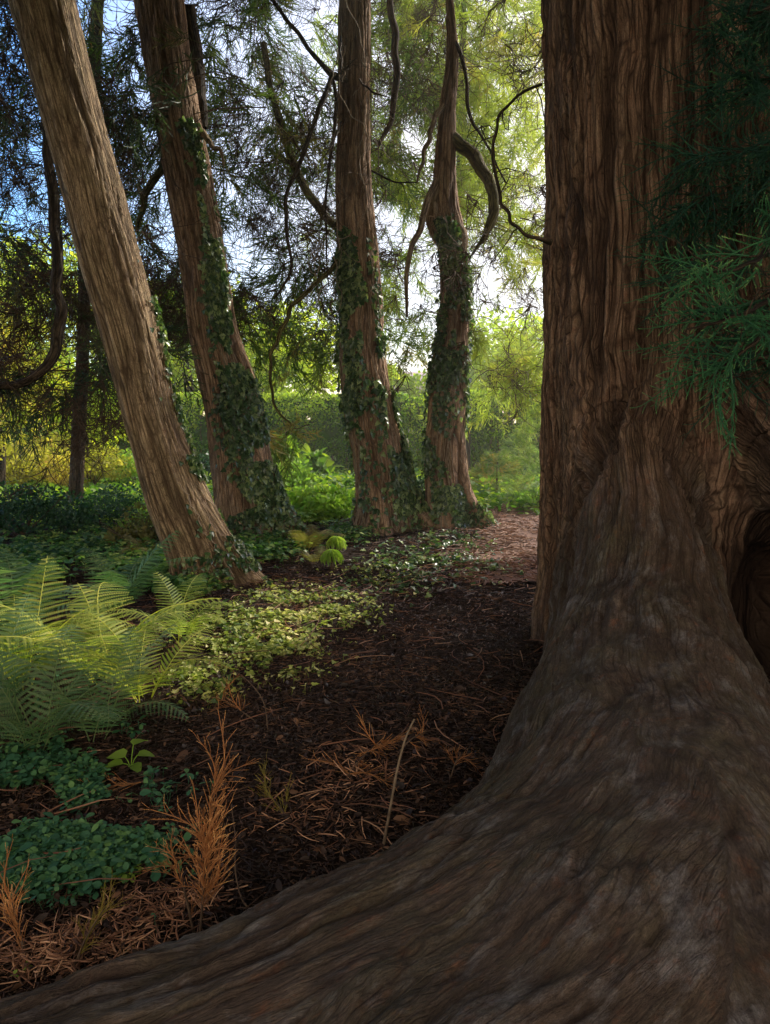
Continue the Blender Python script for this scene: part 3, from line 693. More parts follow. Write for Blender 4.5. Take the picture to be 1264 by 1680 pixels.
def crown(tree, specs, mat, name='crown', **kw):
    mb = MB()
    tb = MB()
    for sp in specs:
        emit(mb, *clusters(**sp, **kw))
        if not BOUGHS: continue
        V, Q = tubes(np.array([b[0] for b in BOUGHS]), np.array([b[1] for b in BOUGHS]), 4); tb.add(V, Q)
    mb.build(name, M[mat], tree)
    if tb.n: tb.build('bough_wood', M['twig'], tree)['kind'] = 'stuff'
T1, T2, T3, T4 = [TREES[k][0] for k in ('t1', 't2', 't3', 't4')]
# ---- foliage in view
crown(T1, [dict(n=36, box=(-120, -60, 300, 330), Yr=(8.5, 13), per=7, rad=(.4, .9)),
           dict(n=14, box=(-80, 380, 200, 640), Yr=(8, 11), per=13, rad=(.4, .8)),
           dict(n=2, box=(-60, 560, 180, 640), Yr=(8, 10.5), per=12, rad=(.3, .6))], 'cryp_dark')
crown(T2, [dict(n=24, box=(320, -60, 560, 230), Yr=(10, 14), per=10, rad=(.35, .8)),
           dict(n=20, box=(330, 200, 560, 560), Yr=(10, 14), per=11, rad=(.3, .6)),
           dict(n=14, box=(150, 300, 330, 560), Yr=(10, 14), per=12, rad=(.3, .7)),
           dict(n=8, box=(120, -60, 260, 200), Yr=(10, 14), per=9, rad=(.3, .7))], 'cryp')
crown(T3, [dict(n=36, box=(600, -60, 740, 600), Yr=(10.8, 15), per=9, rad=(.3, .7)),
           dict(n=10, box=(480, 420, 700, 560), Yr=(10.8, 14), per=8, rad=(.3, .6)),
           dict(n=8, box=(420, 540, 540, 720), Yr=(9.5, 12), per=7, rad=(.2, .4))], 'cryp')
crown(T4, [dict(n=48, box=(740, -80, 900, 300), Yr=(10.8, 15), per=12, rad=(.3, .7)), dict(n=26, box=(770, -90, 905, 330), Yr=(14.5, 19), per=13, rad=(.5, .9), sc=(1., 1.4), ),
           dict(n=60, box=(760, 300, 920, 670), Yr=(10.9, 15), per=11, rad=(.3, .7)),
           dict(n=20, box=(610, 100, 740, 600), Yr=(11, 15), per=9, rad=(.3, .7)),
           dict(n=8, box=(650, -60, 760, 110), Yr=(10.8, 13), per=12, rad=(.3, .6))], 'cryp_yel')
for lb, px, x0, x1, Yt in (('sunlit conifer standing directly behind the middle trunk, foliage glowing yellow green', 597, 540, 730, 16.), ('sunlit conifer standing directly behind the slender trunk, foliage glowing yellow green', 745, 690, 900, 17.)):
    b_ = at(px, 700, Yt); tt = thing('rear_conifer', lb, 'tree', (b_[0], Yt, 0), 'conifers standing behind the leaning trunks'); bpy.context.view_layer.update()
    V, Q, g, cr, _ = grain_tube([(b_[0], Yt, -.1, .16), (b_[0], Yt, 3, .13), (b_[0]+.1, Yt, 8, .1), (b_[0], Yt, 15, .03)], 16, 120, .01, 20, 1); mk('trunk', V, Q, M['bark_dark'], tt, {'grain': g, 'crack_shade': cr}, True)
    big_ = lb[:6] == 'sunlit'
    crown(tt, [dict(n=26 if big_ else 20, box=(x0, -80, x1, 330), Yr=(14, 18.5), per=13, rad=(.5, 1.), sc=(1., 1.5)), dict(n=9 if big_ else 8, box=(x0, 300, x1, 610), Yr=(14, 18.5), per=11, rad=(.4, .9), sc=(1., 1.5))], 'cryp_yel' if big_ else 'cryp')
def crown_b(tree, specs, name='twigs'):
    mb = MB()
    for sp in specs: emit(mb, *clusters(**sp, tmpl=BARE, shade=True, keep_lit=.12))
    mb.build(name, M['twig'], tree)
crown_b(T1, [dict(n=44, box=(-120, -60, 300, 460), Yr=(8.2, 13), per=8, rad=(.4, 1.)), dict(n=14, box=(-60, 430, 200, 640), Yr=(8, 10), per=9)])
crown_b(T2, [dict(n=44, box=(300, -60, 560, 560), Yr=(9.8, 12.5), per=9, rad=(.4, 1.)), dict(n=12, box=(150, 300, 330, 560), Yr=(10, 12), per=9)])
crown_b(T3, [dict(n=34, box=(600, -60, 740, 560), Yr=(10, 13), per=8, rad=(.3, .8))])
crown_b(T4, [dict(n=34, box=(740, -60, 900, 640), Yr=(9.5, 13), per=8, rad=(.3, .8))])

# ---- canopy above the frame: unseen sprays on the same trees, gaps cut for the sun
def canopy(tree, n, xr, yr, mat='cryp', per=16, name='canopy', tmpl=FARB):
    k = n*per
    cx, cy = rng.uniform(*xr, n), rng.uniform(*yr, n)
    cz = np.maximum(6.2, CAMZ+.66*np.maximum(cy, 0)+1.0)+rng.uniform(0, 2.2, n)
    c = np.stack([cx, cy, cz], -1)
    P = np.repeat(c, per, 0)+norm(rng.normal(size=(k, 3)))*rng.uniform(.2, 1.1, (k, 1))*[1.1, 1.1, .5]
    D = norm(rng.normal(size=(k, 3))*[1, 1, .4]+[0, 0, -.25])
    bad = sun_clear(P+D*.45, .62); P, D = P[~bad], D[~bad]
    mb = MB(); emit(mb, P, D, rng.uniform(0, 1, len(P)), tmpl, rng.uniform(.8, 1.3, len(P)))
    mb.build(name, M[mat], tree)
canopy(T1, 80, (-9, -2), (2, 15)); canopy(T2, 55, (-4, 0), (3, 17)); canopy(T3, 60, (-1.5, 2.5), (3, 18)); canopy(T4, 60, (1, 5), (4, 18))
canopy(giant_t, 170, (-4, 7), (-5, 8))

def sun_block_boughs(tree, n, xr, yr, zt=(0, .6), top=12., name='bough', mat='cryp', sc=(.6, .95)):  # sprays added out of view along the sun rays to shade the floor
    """unseen boughs added high above that keep the sun off one stretch of the wood"""
    T = np.stack([rng.uniform(*xr, n), rng.uniform(*yr, n), rng.uniform(*zt, n)], -1)
    k = (.66*T[:, 1]+2.6-T[:, 2])/(SUN[2]-.66*SUN[1]); k = np.minimum(k, (top-T[:, 2])/SUN[2])+rng.uniform(0, 4.5, n)
    P = T+SUN*k[:, None]; D = norm(rng.normal(size=(n, 3))*[1, 1, .4]+[0, 0, -.25]); P = P-D*.22
    bad = sun_clear(P+D*.22, .2); P, D = P[~bad], D[~bad]
    mb = MB(); emit(mb, P, D, rng.uniform(0, 1, len(P)), FARC, rng.uniform(*sc, len(P))); mb.build(name, M[mat], tree)
sun_block_boughs(T3, 2000, (-2.2, 1.0), (.8, 4.2)); sun_block_boughs(T2, 900, (-4.5, -1.2), (1., 7)); sun_block_boughs(T4, 900, (.3, 3.5), (.6, 5), (0, 2.5)); sun_block_boughs(T4, 1000, (-1.5, 2.), (4, 8), top=9.5)
# unseen boughs added beside the viewer to hold back sky light
for bx in (((-10, -5.5), (-4, 7), (.3, 6)), ((4.5, 9), (-4, 8), (.3, 8))):
    k_ = 700; P_ = np.stack([rng.uniform(*bx[0], k_), rng.uniform(*bx[1], k_), rng.uniform(*bx[2], k_)], -1); mb_ = MB()
    ok_ = ~sun_clear(P_, .5) & ~((P_[:, 1] > 0) & (np.abs(P_[:, 0]) < .56*P_[:, 1]+.8)); P_ = P_[ok_]
    emit(mb_, P_, norm(rng.normal(size=P_.shape)*[1, 1, .4]+[0, 0, -.4]), rng.uniform(0, 1, len(P_)), FARB, rng.uniform(.9, 1.4, len(P_))); mb_.build('shade_bough', M['cryp'], giant_t)

# ------------------------------------------------------------------ leaves
def poly_leaf(out, fold=.15, bend=.1):
    """outline list (x,y) half, mirrored; triangle fan pairs around the midrib"""
    out = np.array(out, float)
    n = len(out); ys = out[:, 1]
    mid = np.stack([0*ys, ys, -bend*ys**2], -1)
    r = np.stack([out[:, 0], ys, fold*out[:, 0]-bend*ys**2], -1); l = r*[-1, 1, 1]
    V = np.concatenate([mid, r, l]); Q = []
    for i in range(n-1): Q += [(i, n+i, n+i+1, i+1), (i, i+1, 2*n+i+1, 2*n+i)]
    return V, np.array(Q)
IVY = poly_leaf([(.0, 0), (.34, -.10), (.5, .18), (.27, .36), (.30, .62), (.13, .72), (0, 1.)], .25, .12)
OVAL = poly_leaf([(0, 0), (.22, .2), (.30, .5), (.18, .8), (0, 1.)], .2, .15)
HOSTA = poly_leaf([(0, 0), (.30, .12), (.40, .4), (.28, .7), (.10, .92), (0, 1.)], .3, .35)
SMALL = poly_leaf([(0, 0), (.25, .35), (.33, .7), (.15, .95), (0, 1.)], .2, .1)
def leaves(mb, TP, P, D, sc, up=(0, 0, 1), rollj=.6, tint=None):
    V, Fc = inst(TP[0], TP[1], frames(D, rng.normal(scale=rollj, size=len(P)), up), P, sc)
    if tint is None: tint = rng.uniform(0, 1, len(P))
    mb.add(V, Fc, tint=np.repeat(tint, len(TP[0])))

# climbing ivy
def ivy(key, label, bands, group=None, seed=0, stems=6, low=1.0):
    """bands: (phi_center, z0,z1, phi_width, n)"""
    t, (P, r, A, B, L, rr) = TREES[key]
    iv = thing('climbing_ivy', label, 'ivy', t.location[:])
    bpy.context.view_layer.update()
    mb = MB(); sb = MB(); nu = rr.shape[1]
    def surf(ph, z, off):
        i = np.clip(np.searchsorted(P[:, 2], z), 0, len(P)-1); j = ((ph/(2*np.pi)) % 1*nu).astype(int) % nu
        nrm = np.cos(ph)[:, None]*A[i]+np.sin(ph)[:, None]*B[i]
        return P[i]+(rr[i, j]+off)[:, None]*nrm, nrm
    for (pc, z0, z1, pw, n, sz) in bands:
        z = rng.uniform(z0, z1, n); e = np.abs((z-z0)/(z1-z0)-.4)
        wander = .35*(fbm(np.stack([z*1.3, z*0, z*0], -1), seed, 2)-.5)*2
        ph = pc+wander+rng.normal(size=n)*pw*(1.1-.6*e)
        # patchy: keep where noise is high
        q = fbm(np.stack([ph*1.6, z*1.8, z*0], -1), seed+9, 2); keep = q > .40+.0*z
        ph, z = ph[keep], z[keep]; p, nr = surf(ph, z, rng.uniform(.005, .05, len(z)))
        d = norm(np.stack([rng.normal(scale=.5, size=len(z)), rng.normal(scale=.2, size=len(z)), -np.ones(len(z))], -1)+nr*.35)
        leaves(mb, IVY, p.astype(float), d, sz*rng.uniform(.6, 1.2, len(z)), up=nr, rollj=.5)
        for _ in range(stems):
            zz = np.linspace(.0, rng.uniform(z0+.3*(z1-z0), z1), 40); a = pc+rng.normal()*pw*.8
            pp = a+.25*np.cumsum(rng.normal(scale=.16, size=40))
            p, nr = surf(pp, zz, np.full(40, .008)); V, Q = tubes(p[None], np.linspace(.007, .003, 40)[None], 4); sb.add(V, Q)
    mb.build('foliage', M['ivy'], iv); sb.build('stem', M['vine'], iv)
PI = math.pi
ivy('t1', 'ivy creeping up the root flare and lower right side of the leftmost leaning tree', [(-.35, 0., 1.1, .35, 800, .055), (.1, .8, 2.9, .25, 420, .055), (-1.2, 0., .25, .8, 200, .05)], seed=11, stems=3)
ivy('t2', 'dense ivy strip climbing the middle of the second leaning tree', [(-1.25, .2, 3.4, .30, 1800, .07), (-1.0, 2.4, 5.0, .20, 1500, .075), (-.6, 0., 2.2, .35, 1500, .07), (-.1, .0, 1., .5, 900, .07), (-1.6, 0, .5, .8, 500, .06)], seed=21)
ivy('t3', 'ivy covering the left edge and sunlit right flank of the middle trunk', [(-2.3, 1.6, 4.0, .38, 1900, .075), (-.75, .2, 2.6, .32, 1900, .075), (-.3, 0., 1.2, .5, 900, .075), (-2.6, 0, 1.6, .4, 500, .07), (-1.5, 2.6, 3.9, .5, 500, .07)], seed=31)
ivy('t4', 'ivy cladding the lower trunk of the slender conifer by the path', [(-2.3, .2, 4.2, .45, 1700, .07), (-1.2, 2., 4.1, .5, 900, .07), (-.2, .3, 3.4, .35, 700, .07), (-1.2, 0, .6, .8, 900, .075)], seed=41)

# loose vines hanging round the middle trunk
vt = thing('hanging_vine', 'pale bare vine stems tangled around the upper middle trunk', 'vine', at(580, 300, 9.9))
bpy.context.view_layer.update(); mb = MB()
for _ in range(26):
    k = 30; p = at(rng.uniform(535, 625), rng.uniform(-40, 420), rng.uniform(9.7, 10.1)); d = np.array([rng.normal()*.4, rng.normal()*.2, -1.]); P_ = [p]
    for i in range(k-1):
        d = norm(d+rng.normal(scale=.22, size=3)+[.02*(580-0)*0, 0, -.08]); P_.append(P_[-1]+d*.035)
    V, Q = tubes(np.array(P_)[None], np.full((1, k), rng.uniform(.003, .006)), 4); mb.add(V, Q)
mb.build('stem', M['vine'], vt)

# ------------------------------------------------------------------ leafy volumes
def leafy(mb, c, rad, n, tp=OVAL, size=.08, lumps=10, up=.3, hollow=.55, cutz=None, tint=None):
    c = np.asarray(c, float); rad = np.asarray(rad, float)
    lc = norm(rng.normal(size=(lumps, 3)))*rng.uniform(.35, .8, (lumps, 1)); lr = rng.uniform(.28, .5, lumps); lt = rng.uniform(0, 1, lumps)
    j = rng.integers(0, lumps, n); u = norm(rng.normal(size=(n, 3)))
    q = lc[j]+u*lr[j][:, None]*rng.uniform(hollow, 1, (n, 1))
    P = c+q*rad
    if cutz is not None: m = P[:, 2] > cutz; P, u, j = P[m], u[m], j[m]
    D = norm(u+rng.normal(scale=.6, size=P.shape)+[0, 0, -.15])
    leaves(mb, tp, P, D, size*rng.uniform(.6, 1.3, len(P)), rollj=1.2, tint=.5*lt[j]+rng.uniform(0, .5, len(P)))
def crown_tree(name, label, px, Y, zc, rad, n, mat, size, trunk_r=.15, lumps=14, group=None, cat='tree'):
    b = at(px, 700, Y); x = b[0]
    t = thing(name, label, cat, (x, Y, 0), group); bpy.context.view_layer.update()
    V, Q, g, cr, _ = grain_tube([(x, Y, -.1, trunk_r*1.3), (x+.1, Y, zc*.5, trunk_r), (x-.1, Y, zc, trunk_r*.6), (x, Y, zc+rad[2]*.6, trunk_r*.2)], 16, 40, .01, 20, 1)
    mk('trunk', V, Q, M['bark_dark'], t, {'grain': g, 'crack_shade': cr}, True)
    mb = MB(); leafy(mb, (x, Y, zc), rad, n, OVAL, size, lumps, cutz=.3); mb.build('crown', M[mat], t); return t
gp = 'sunlit broadleaf trees beyond the hedge'
crown_tree('broadleaf_tree', 'bright yellow green broadleaf tree beyond the hedge, far left behind the leaning trunk', 110, 27, 5., (4, 3, 3.4), 9000, 'decid', .2, .25, 22, gp)
crown_tree('broadleaf_tree', 'sunlit lime broadleaf tree seen between the two leaning trunks', 310, 25, 4.0, (3.6, 3, 2.4), 8000, 'decid', .19, .2, 20, gp)
crown_tree('broadleaf_tree', 'yellow green broadleaf tree over the hedge left of the middle trunk', 460, 27, 3.6, (3.2, 2.6, 2.3), 7000, 'decid', .19, .2, 18, gp)
crown_tree('broadleaf_tree', 'low rounded bright green tree peeking over the hedge between the middle and slender trunks', 655, 29, 2.4, (1.6, 1.6, 1.5), 3000, 'decid', .18, .15, 10, gp)
crown_tree('broadleaf_tree', 'hazy pale green tree over the hedge right of the slender trunk', 830, 30, 3.4, (3.6, 3, 2.4), 7000, 'decid', .2, .2, 16, gp)
crown_tree('broadleaf_tree', 'tall olive tree beyond the hedge at the left edge of the view', -60, 24, 4.6, (3.5, 3, 4), 8000, 'decid', .2, .25, 20, gp)
crown_tree('broadleaf_tree', 'low yellow green tree glowing behind the drooping limb at the left', 120, 18.2, 2.1, (2.6, 1.2, 1.5), 6000, 'decid', .12, .1, 34)
crown_tree('broadleaf_tree', 'small autumn yellow tree in front of the hedge at the left edge', -10, 15, 2.3, (1.6, 1.4, 1.5), 3500, 'gold', .11, .1, 12)

# hedge
def hedge(label, x0, x1, Y, h, dp, n):
    t = thing('clipped_hedge', label, 'hedge', ((x0+x1)/2, Y, 0)); bpy.context.view_layer.update()
    mb = MB()
    u = rng.uniform(0, 1, n); face = rng.uniform(0, 1, n)
    x = rng.uniform(x0, x1, n); z = h*u; y = Y+rng.uniform(-.0, dp, n)
    fr = face < .62; y = np.where(fr, Y+rng.exponential(.10, n), y)
    top = face > .82; z = np.where(top, h-rng.exponential(.06, n), z)
    bump_ = .12*(fbm(np.stack([x*1.2, z*1.5, x*0], -1), 55, 3)-.5)*2
    y = y+bump_; z = z+.08*(fbm(np.stack([x*1.5, x*0, x*0], -1), 56, 3)-.5)*2*(z > h*.8)
    P = np.stack([x, y, np.maximum(z, .03)], -1)
    holes = fbm(np.stack([x*2.6, z*2.6, y*2], -1), 57, 3) < .36
    P = P[~holes]
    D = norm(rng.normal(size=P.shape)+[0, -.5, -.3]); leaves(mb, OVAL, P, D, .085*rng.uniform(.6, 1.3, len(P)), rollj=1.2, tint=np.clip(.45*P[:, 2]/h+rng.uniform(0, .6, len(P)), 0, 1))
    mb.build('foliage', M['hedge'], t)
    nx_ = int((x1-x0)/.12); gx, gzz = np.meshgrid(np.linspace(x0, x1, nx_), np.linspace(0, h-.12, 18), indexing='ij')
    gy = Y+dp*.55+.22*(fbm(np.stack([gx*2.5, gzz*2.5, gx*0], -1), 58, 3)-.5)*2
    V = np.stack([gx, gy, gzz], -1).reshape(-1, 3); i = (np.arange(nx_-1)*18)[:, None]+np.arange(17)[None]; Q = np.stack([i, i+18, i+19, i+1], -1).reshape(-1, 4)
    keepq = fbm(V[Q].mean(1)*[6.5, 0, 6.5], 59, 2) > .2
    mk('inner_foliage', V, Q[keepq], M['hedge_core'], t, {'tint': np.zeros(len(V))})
    sb = MB(); k = int((x1-x0)/.35); bx = np.linspace(x0, x1, k)+rng.normal(scale=.06, size=k)
    s = np.linspace(0, 1, 8); Pp = np.stack([bx[:, None]+rng.normal(scale=.04, size=(k, 8)).cumsum(1), np.full((k, 8), Y+dp*.5), np.broadcast_to(s*h*.9, (k, 8))], -1)
    V, Q = tubes(Pp, np.broadcast_to(np.linspace(.03, .012, 8), (k, 8)), 5); sb.add(V, Q); sb.build('stem', M['twig'], t)
hedge('long clipped green hedge closing the garden behind the trunks', -13.5, 2.12, 20.5, 2.25, .9, 36000)
hedge('short clipped hedge right of the path opening beside the giant trunk', 2.2, 8., 19.8, 2.3, .9, 13000)
# slim dark post by the hedge gap
pt = thing('garden_post', 'slim dark post at the gap in the hedge', 'post', (2.2, 19.6, 0)); bpy.context.view_layer.update()
V, Q, g, cr, _ = grain_tube([(2.2, 19.6, -.1, .07), (2.2, 19.6, 1., .065), (2.2, 19.6, 1.9, .06)], 12, 20, .004, 30, 2)
mk('post', V, Q, M['post'], pt, {'grain': g, 'crack_shade': cr}, True)
V, Q = tubes(np.array([[(2.2, 19.6, 1.88), (2.2, 19.6, 1.93), (2.2, 19.6, 1.96)]]), np.array([[.08, .08, .04]]), 12); mk('cap', V, Q, M['twig'], pt)

# distant house
def house():
    c = at(690, 640, 42); t = thing('distant_house', 'pale house with a grey pink roof far off over the hedge', 'house', (c[0], 42, 0)); bpy.context.view_layer.update()
    x, w, d, h = c[0], 3.2, 3, 2.7
    wall = plain_mat('render_wall', (.5, .46, .42), (.6, .56, .5), 3); roof = plain_mat('roof_tiles', (.30, .24, .24), (.42, .34, .33), 14)
    V = [(x-w, 42-d, 0), (x+w, 42-d, 0), (x+w, 42+d, 0), (x-w, 42+d, 0), (x-w, 42-d, h), (x+w, 42-d, h), (x+w, 42+d, h), (x-w, 42+d, h)]
    mk('wall', V, [(0, 1, 5, 4), (1, 2, 6, 5), (2, 3, 7, 6), (3, 0, 4, 7)], wall, t)
    e = .3; V = [(x-w-e, 42-d-e, h-.1), (x+w+e, 42-d-e, h-.1), (x+w+e, 42+d+e, h-.1), (x-w-e, 42+d+e, h-.1), (x-w+.8, 42, h+1.5), (x+w-.8, 42, h+1.5)]
    me_ = mk('roof', V, [[(0, 1, 5, 4), (2, 3, 4, 5), (0, 3, 2, 1)], [(1, 2, 5), (3, 0, 4)]], roof, t)
    gl = plain_mat('window_glass', (.05, .06, .07), (.1, .11, .12), 2, .1)
    for dx in (-1.6, 0, 1.6):
        V = [(x+dx-.4, 42-d-.01, 1.3), (x+dx+.4, 42-d-.01, 1.3), (x+dx+.4, 42-d-.01, 2.3), (x+dx-.4, 42-d-.01, 2.3)]; mk('window', V, [(0, 1, 2, 3)], gl, t)
house()

# ------------------------------------------------------------------ shrubs and plants in the middle distance
def shrub(name, label, px, py, rad, n, mat, size, tp=OVAL, lumps=10, group=None, cat='shrub', dz=.0):
    b = G(px, py); t = thing(name, label, cat, (b[0], b[1], 0), group); bpy.context.view_layer.update()
    mb = MB(); leafy(mb, (b[0], b[1], rad[2]*.75+dz), rad, n, tp, size, lumps, cutz=b[2]+.01); mb.build('foliage', M[mat], t)
    k = 9; s = np.linspace(0, 1, 6); ds = rng.normal(size=(k, 2))*[rad[0]*.5, rad[1]*.5]
    P = np.stack([b[0]+ds[:, :1]*s, b[1]+ds[:, 1:]*s, np.broadcast_to(s*rad[2]*1.3, (k, 6))], -1)
    V, Q = tubes(P, np.broadcast_to(np.linspace(.012, .004, 6), (k, 6)), 4); mk('stem', V, Q, M['twig'], t); return t
shrub('golden_shrub', 'bright golden shrub at the left edge below the drooping limb', 30, 800, (1.7, 1., 1.0), 5200, 'gold', .085)
shrub('golden_shrub', 'yellow green sunlit shrub between the golden one and the leftmost trunk', 150, 805, (1.2, .9, .7), 3800, 'gold', .075)
shrub('golden_shrub', 'small lime shrub hard against the left side of the leftmost trunk', 225, 800, (.7, .7, .6), 1800, 'lime', .06)
shrub('dark_shrub', 'dark blue green shrub in shade at the left edge behind the ferns', 40, 880, (1.0, .7, .48), 4200, 'shrub', .05)
shrub('dark_shrub', 'low dark green shrub in shade left of the leftmost trunk base', 165, 868, (.75, .6, .34), 2600, 'shrub', .045)
shrub('olive_bush', 'olive feathery bush tucked behind the foot of the leftmost trunk', 230, 900, (.42, .4, .25), 1400, 'fern_dry', .05, SMALL)
shrub('lime_groundcover_plant', 'bright lime leafy plant between second and middle trunks', 535, 850, (.65, .6, .26), 1800, 'lime', .09, OVAL)
shrub('lime_groundcover_plant', 'sunlit leafy plant clump behind the bright one, toward the hedge', 470, 815, (.8, .7, .35), 1800, 'lime', .10, OVAL)
shrub('hosta', 'broad leaved green plant beside the second trunk', 470, 790, (.7, .6, .5), 500, 'hedge', .32, HOSTA)
shrub('hosta', 'broad leaved green plant near the left of the middle trunk', 520, 785, (.6, .5, .4), 380, 'hedge', .30, HOSTA)
shrub('dark_shrub', 'dark shrub at the hedge foot between the leaning trunks', 320, 800, (.9, .7, .5), 2000, 'shrub', .08)
shrub('dark_shrub', 'dark low shrub at the hedge foot right of the path end', 845, 795, (.7, .5, .35), 1600, 'shrub', .07)
shrub('dark_shrub', 'dark leafy mound between middle and slender trunk bases', 690, 860, (.55, .3, .38), 1600, 'shrub', .055)
shrub('lime_groundcover_plant', 'lime leafy plant on the path edge beside the giant trunk', 872, 835, (.4, .4, .2), 900, 'lime', .07)

def young_conifer(label, px, py, h, r, n, mat, name='young_conifer'):
    b = G(px, py); t = thing(name, label, 'conifer', (b[0], b[1], 0)); bpy.context.view_layer.update()
    mb = MB(); z = rng.uniform(0, 1, n)**1.2; az = rng.uniform(0, 2*np.pi, n); rr = r*(1.02-z)*rng.uniform(.2, .9, n)
    P = np.stack([b[0]+np.cos(az)*rr, b[1]+np.sin(az)*rr, .08+z*h], -1); D = norm(np.stack([np.cos(az), np.sin(az), rng.uniform(.0, .6, n)], -1))
    emit(mb, P, D, rng.uniform(0, 1, n), FAR, rng.uniform(.35, .6, n)); mb.build('foliage', M[mat], t)
    V, Q = tubes(np.array([[(b[0], b[1], 0), (b[0], b[1], h*.5), (b[0], b[1], h)]]), np.array([[.03, .02, .006]]), 6); mk('trunk', V, Q, M['twig'], t)
young_conifer('pale feathery young conifer at the giant trunk\'s left edge', 890, 830, 2.0, .8, 260, 'cryp_pale')
young_conifer('low blue green feathery conifer beside the end of the path', 815, 812, .7, .8, 170, 'cryp')
young_conifer('small feathery conifer behind the low blue green one', 850, 790, 1.1, .7, 150, 'cryp_pale')
# two round lit tufts
for px, py, lb in ((552, 910, 'upper of two small rounded bright green tufts in the centre'), (545, 934, 'lower of two small rounded bright green tufts in the centre')):
    b = G(px, py); t = thing('rounded_tuft', lb, 'plant', b, 'small rounded green tufts'); bpy.context.view_layer.update()
    n = 420; az = rng.uniform(0, 2*np.pi, n); r_ = .115*rng.uniform(.82, 1.05, n); k = 7; sN = np.linspace(0, 1, k); a0 = rng.uniform(0, 1.1, n); a1 = a0+rng.uniform(.5, .9, n)
    aa = a0[:, None]+(a1-a0)[:, None]*sN; az2 = az[:, None]+.15*sN
    P = np.stack([b[0]+np.cos(az2)*r_[:, None]*np.sin(aa), b[1]+np.sin(az2)*r_[:, None]*np.sin(aa), b[2]+.09+r_[:, None]*np.cos(aa)], -1)
    V, Q = ribbons(P, np.broadcast_to(.009*np.array([.6, 1, 1, 1, .9, .7, .2]), (n, k)), rng.normal(size=(n, 1, 3)))
    o = mk('foliage', V, Q, M['lime'], t, {'tint': np.repeat(rng.uniform(.3, 1, n), k*2)})
    V, Q = tubes(np.array([[b, b+[0, 0, .09], b+[0, 0, .17]]]), np.array([[.02, .015, .01]]), 6); mk('stem', V, Q, M['twig'], t)

# ------------------------------------------------------------------ ferns
def frond_mesh(L=.75, arch=.5, n=26, wmax=.17, seed=0):
    mb = MB(); t = np.linspace(0, 1, 24)
    ang = R(68)-arch*2.1*t**1.3; ds = L/23
    y = np.r_[0, np.cumsum(np.cos(ang[:-1])*ds)]; z = np.r_[0, np.cumsum(np.sin(ang[:-1])*ds)]; x = .03*np.sin(t*3+seed)
    rach = np.stack([x, y, z], -1); V, Q = tubes(rach[None], np.linspace(.004, .0012, 24)[None], 4); mb.add(V, Q, tint=.9)
    T = norm(np.gradient(rach, axis=0))
    for s in (-1, 1):
        for i in range(n):
            u = .14+.86*(i+.5*(s > 0)*.5)/n; k = u*23; i0 = min(int(k), 22); p = rach[i0]+(rach[i0+1]-rach[i0])*(k-i0); tt = T[i0]
            ln = wmax*(math.sin(PI*min(1, (u-.02)**.75)))**.8*rng.uniform(.9, 1.08)+.006
            sd = np.array([s, 0, 0.]); nr = np.cross(sd, tt)*s; nr = nr if nr[2] > 0 else -nr
            d = norm(sd*.93+tt*.38-nr*rng.uniform(.0, .22)); m = max(4, int(ln/.0105)); v = (np.arange(m)+.5)/m
            c = p+d*(v*ln)[:, None]-nr*(v**2*ln*.18)[:, None]
            pl = .0105*(1-v)**.6*min(1, ln/.06)+.003; b = norm(np.cross(nr, d)); w = ln/m*.46
            for q in (-1, 1):
                e = c+(b*q)[None]*pl[:, None]+d*w*.9; f0 = c-d*w; f1 = c+d*w; e2 = c+(b*q)[None]*pl[:, None]*.55+d*w*1.3; e1 = c+(b*q)[None]*pl[:, None]*.6-d*w*.6
                VV = np.stack([f0, e1, e, f1], 1).reshape(-1, 3); QQ = np.arange(m*4).reshape(-1, 4); mb.add(VV, QQ, tint=rng.uniform(.2, .8))
    return mb
FR = []
for i in range(6):
    mb = frond_mesh(.8, [.35, .55, .75, .95, .6, .8][i], 21, .17, i); o = mb.build('frond', M['fern']); FR.append(o.data); bpy.data.objects.remove(o)
FRK = []
M['fern_shade'] = leaf_mat('fern_leaf_shade', (.05, .12, .06), (.10, .19, .09), (.20, .27, .12), trans=.35)  # darker copy of the fern leaf with shade put into the colour
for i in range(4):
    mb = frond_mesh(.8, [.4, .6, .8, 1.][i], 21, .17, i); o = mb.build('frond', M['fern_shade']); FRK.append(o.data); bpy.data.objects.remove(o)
FRD = []
for i in range(2):
    mb = frond_mesh(.6, [.7, .9][i], 22, .12, i); o = mb.build('frond', M['fern_dry']); FRD.append(o.data); bpy.data.objects.remove(o)
def fern(label, px, py, n, sc, lib=FR, gl='ferns growing in the shade of the trees', az0=None, spread=2*PI, tilt=.15):
    b = G(px, py); t = thing('fern', label, 'fern', b, gl); bpy.context.view_layer.update()
    for i in range(n):
        o = bpy.data.objects.new('frond', random.choice(lib)); COL.objects.link(o); o.parent = t
        a = (az0 or 0)+spread*(i+random.uniform(-.3, .3))/n
        o.rotation_euler = (random.uniform(-tilt, tilt), random.uniform(-tilt, tilt), a); s = sc*random.uniform(.8, 1.15); o.scale = (s, s, s)
        o.location = (-math.sin(a)*.03, math.cos(a)*.03, -.01)
    return t
fern('large fern in the middle of the sunlit patch', 165, 1120, 10, 1.15)
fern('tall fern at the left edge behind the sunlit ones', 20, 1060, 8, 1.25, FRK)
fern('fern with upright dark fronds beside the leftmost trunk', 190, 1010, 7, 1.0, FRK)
fern('small fern reaching toward the ivy patch at its right', 300, 1050, 6, .8)
fern('sunlit fern against the left edge of the photo', 40, 1130, 8, 1.05)
fern('arching fern overhanging the red twigs to the right', 235, 1150, 7, .8)
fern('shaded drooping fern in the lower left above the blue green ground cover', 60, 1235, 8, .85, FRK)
fern('shaded fern at the lower left edge, its fronds hanging over the ground cover', -30, 1200, 7, 1.05, FRK)
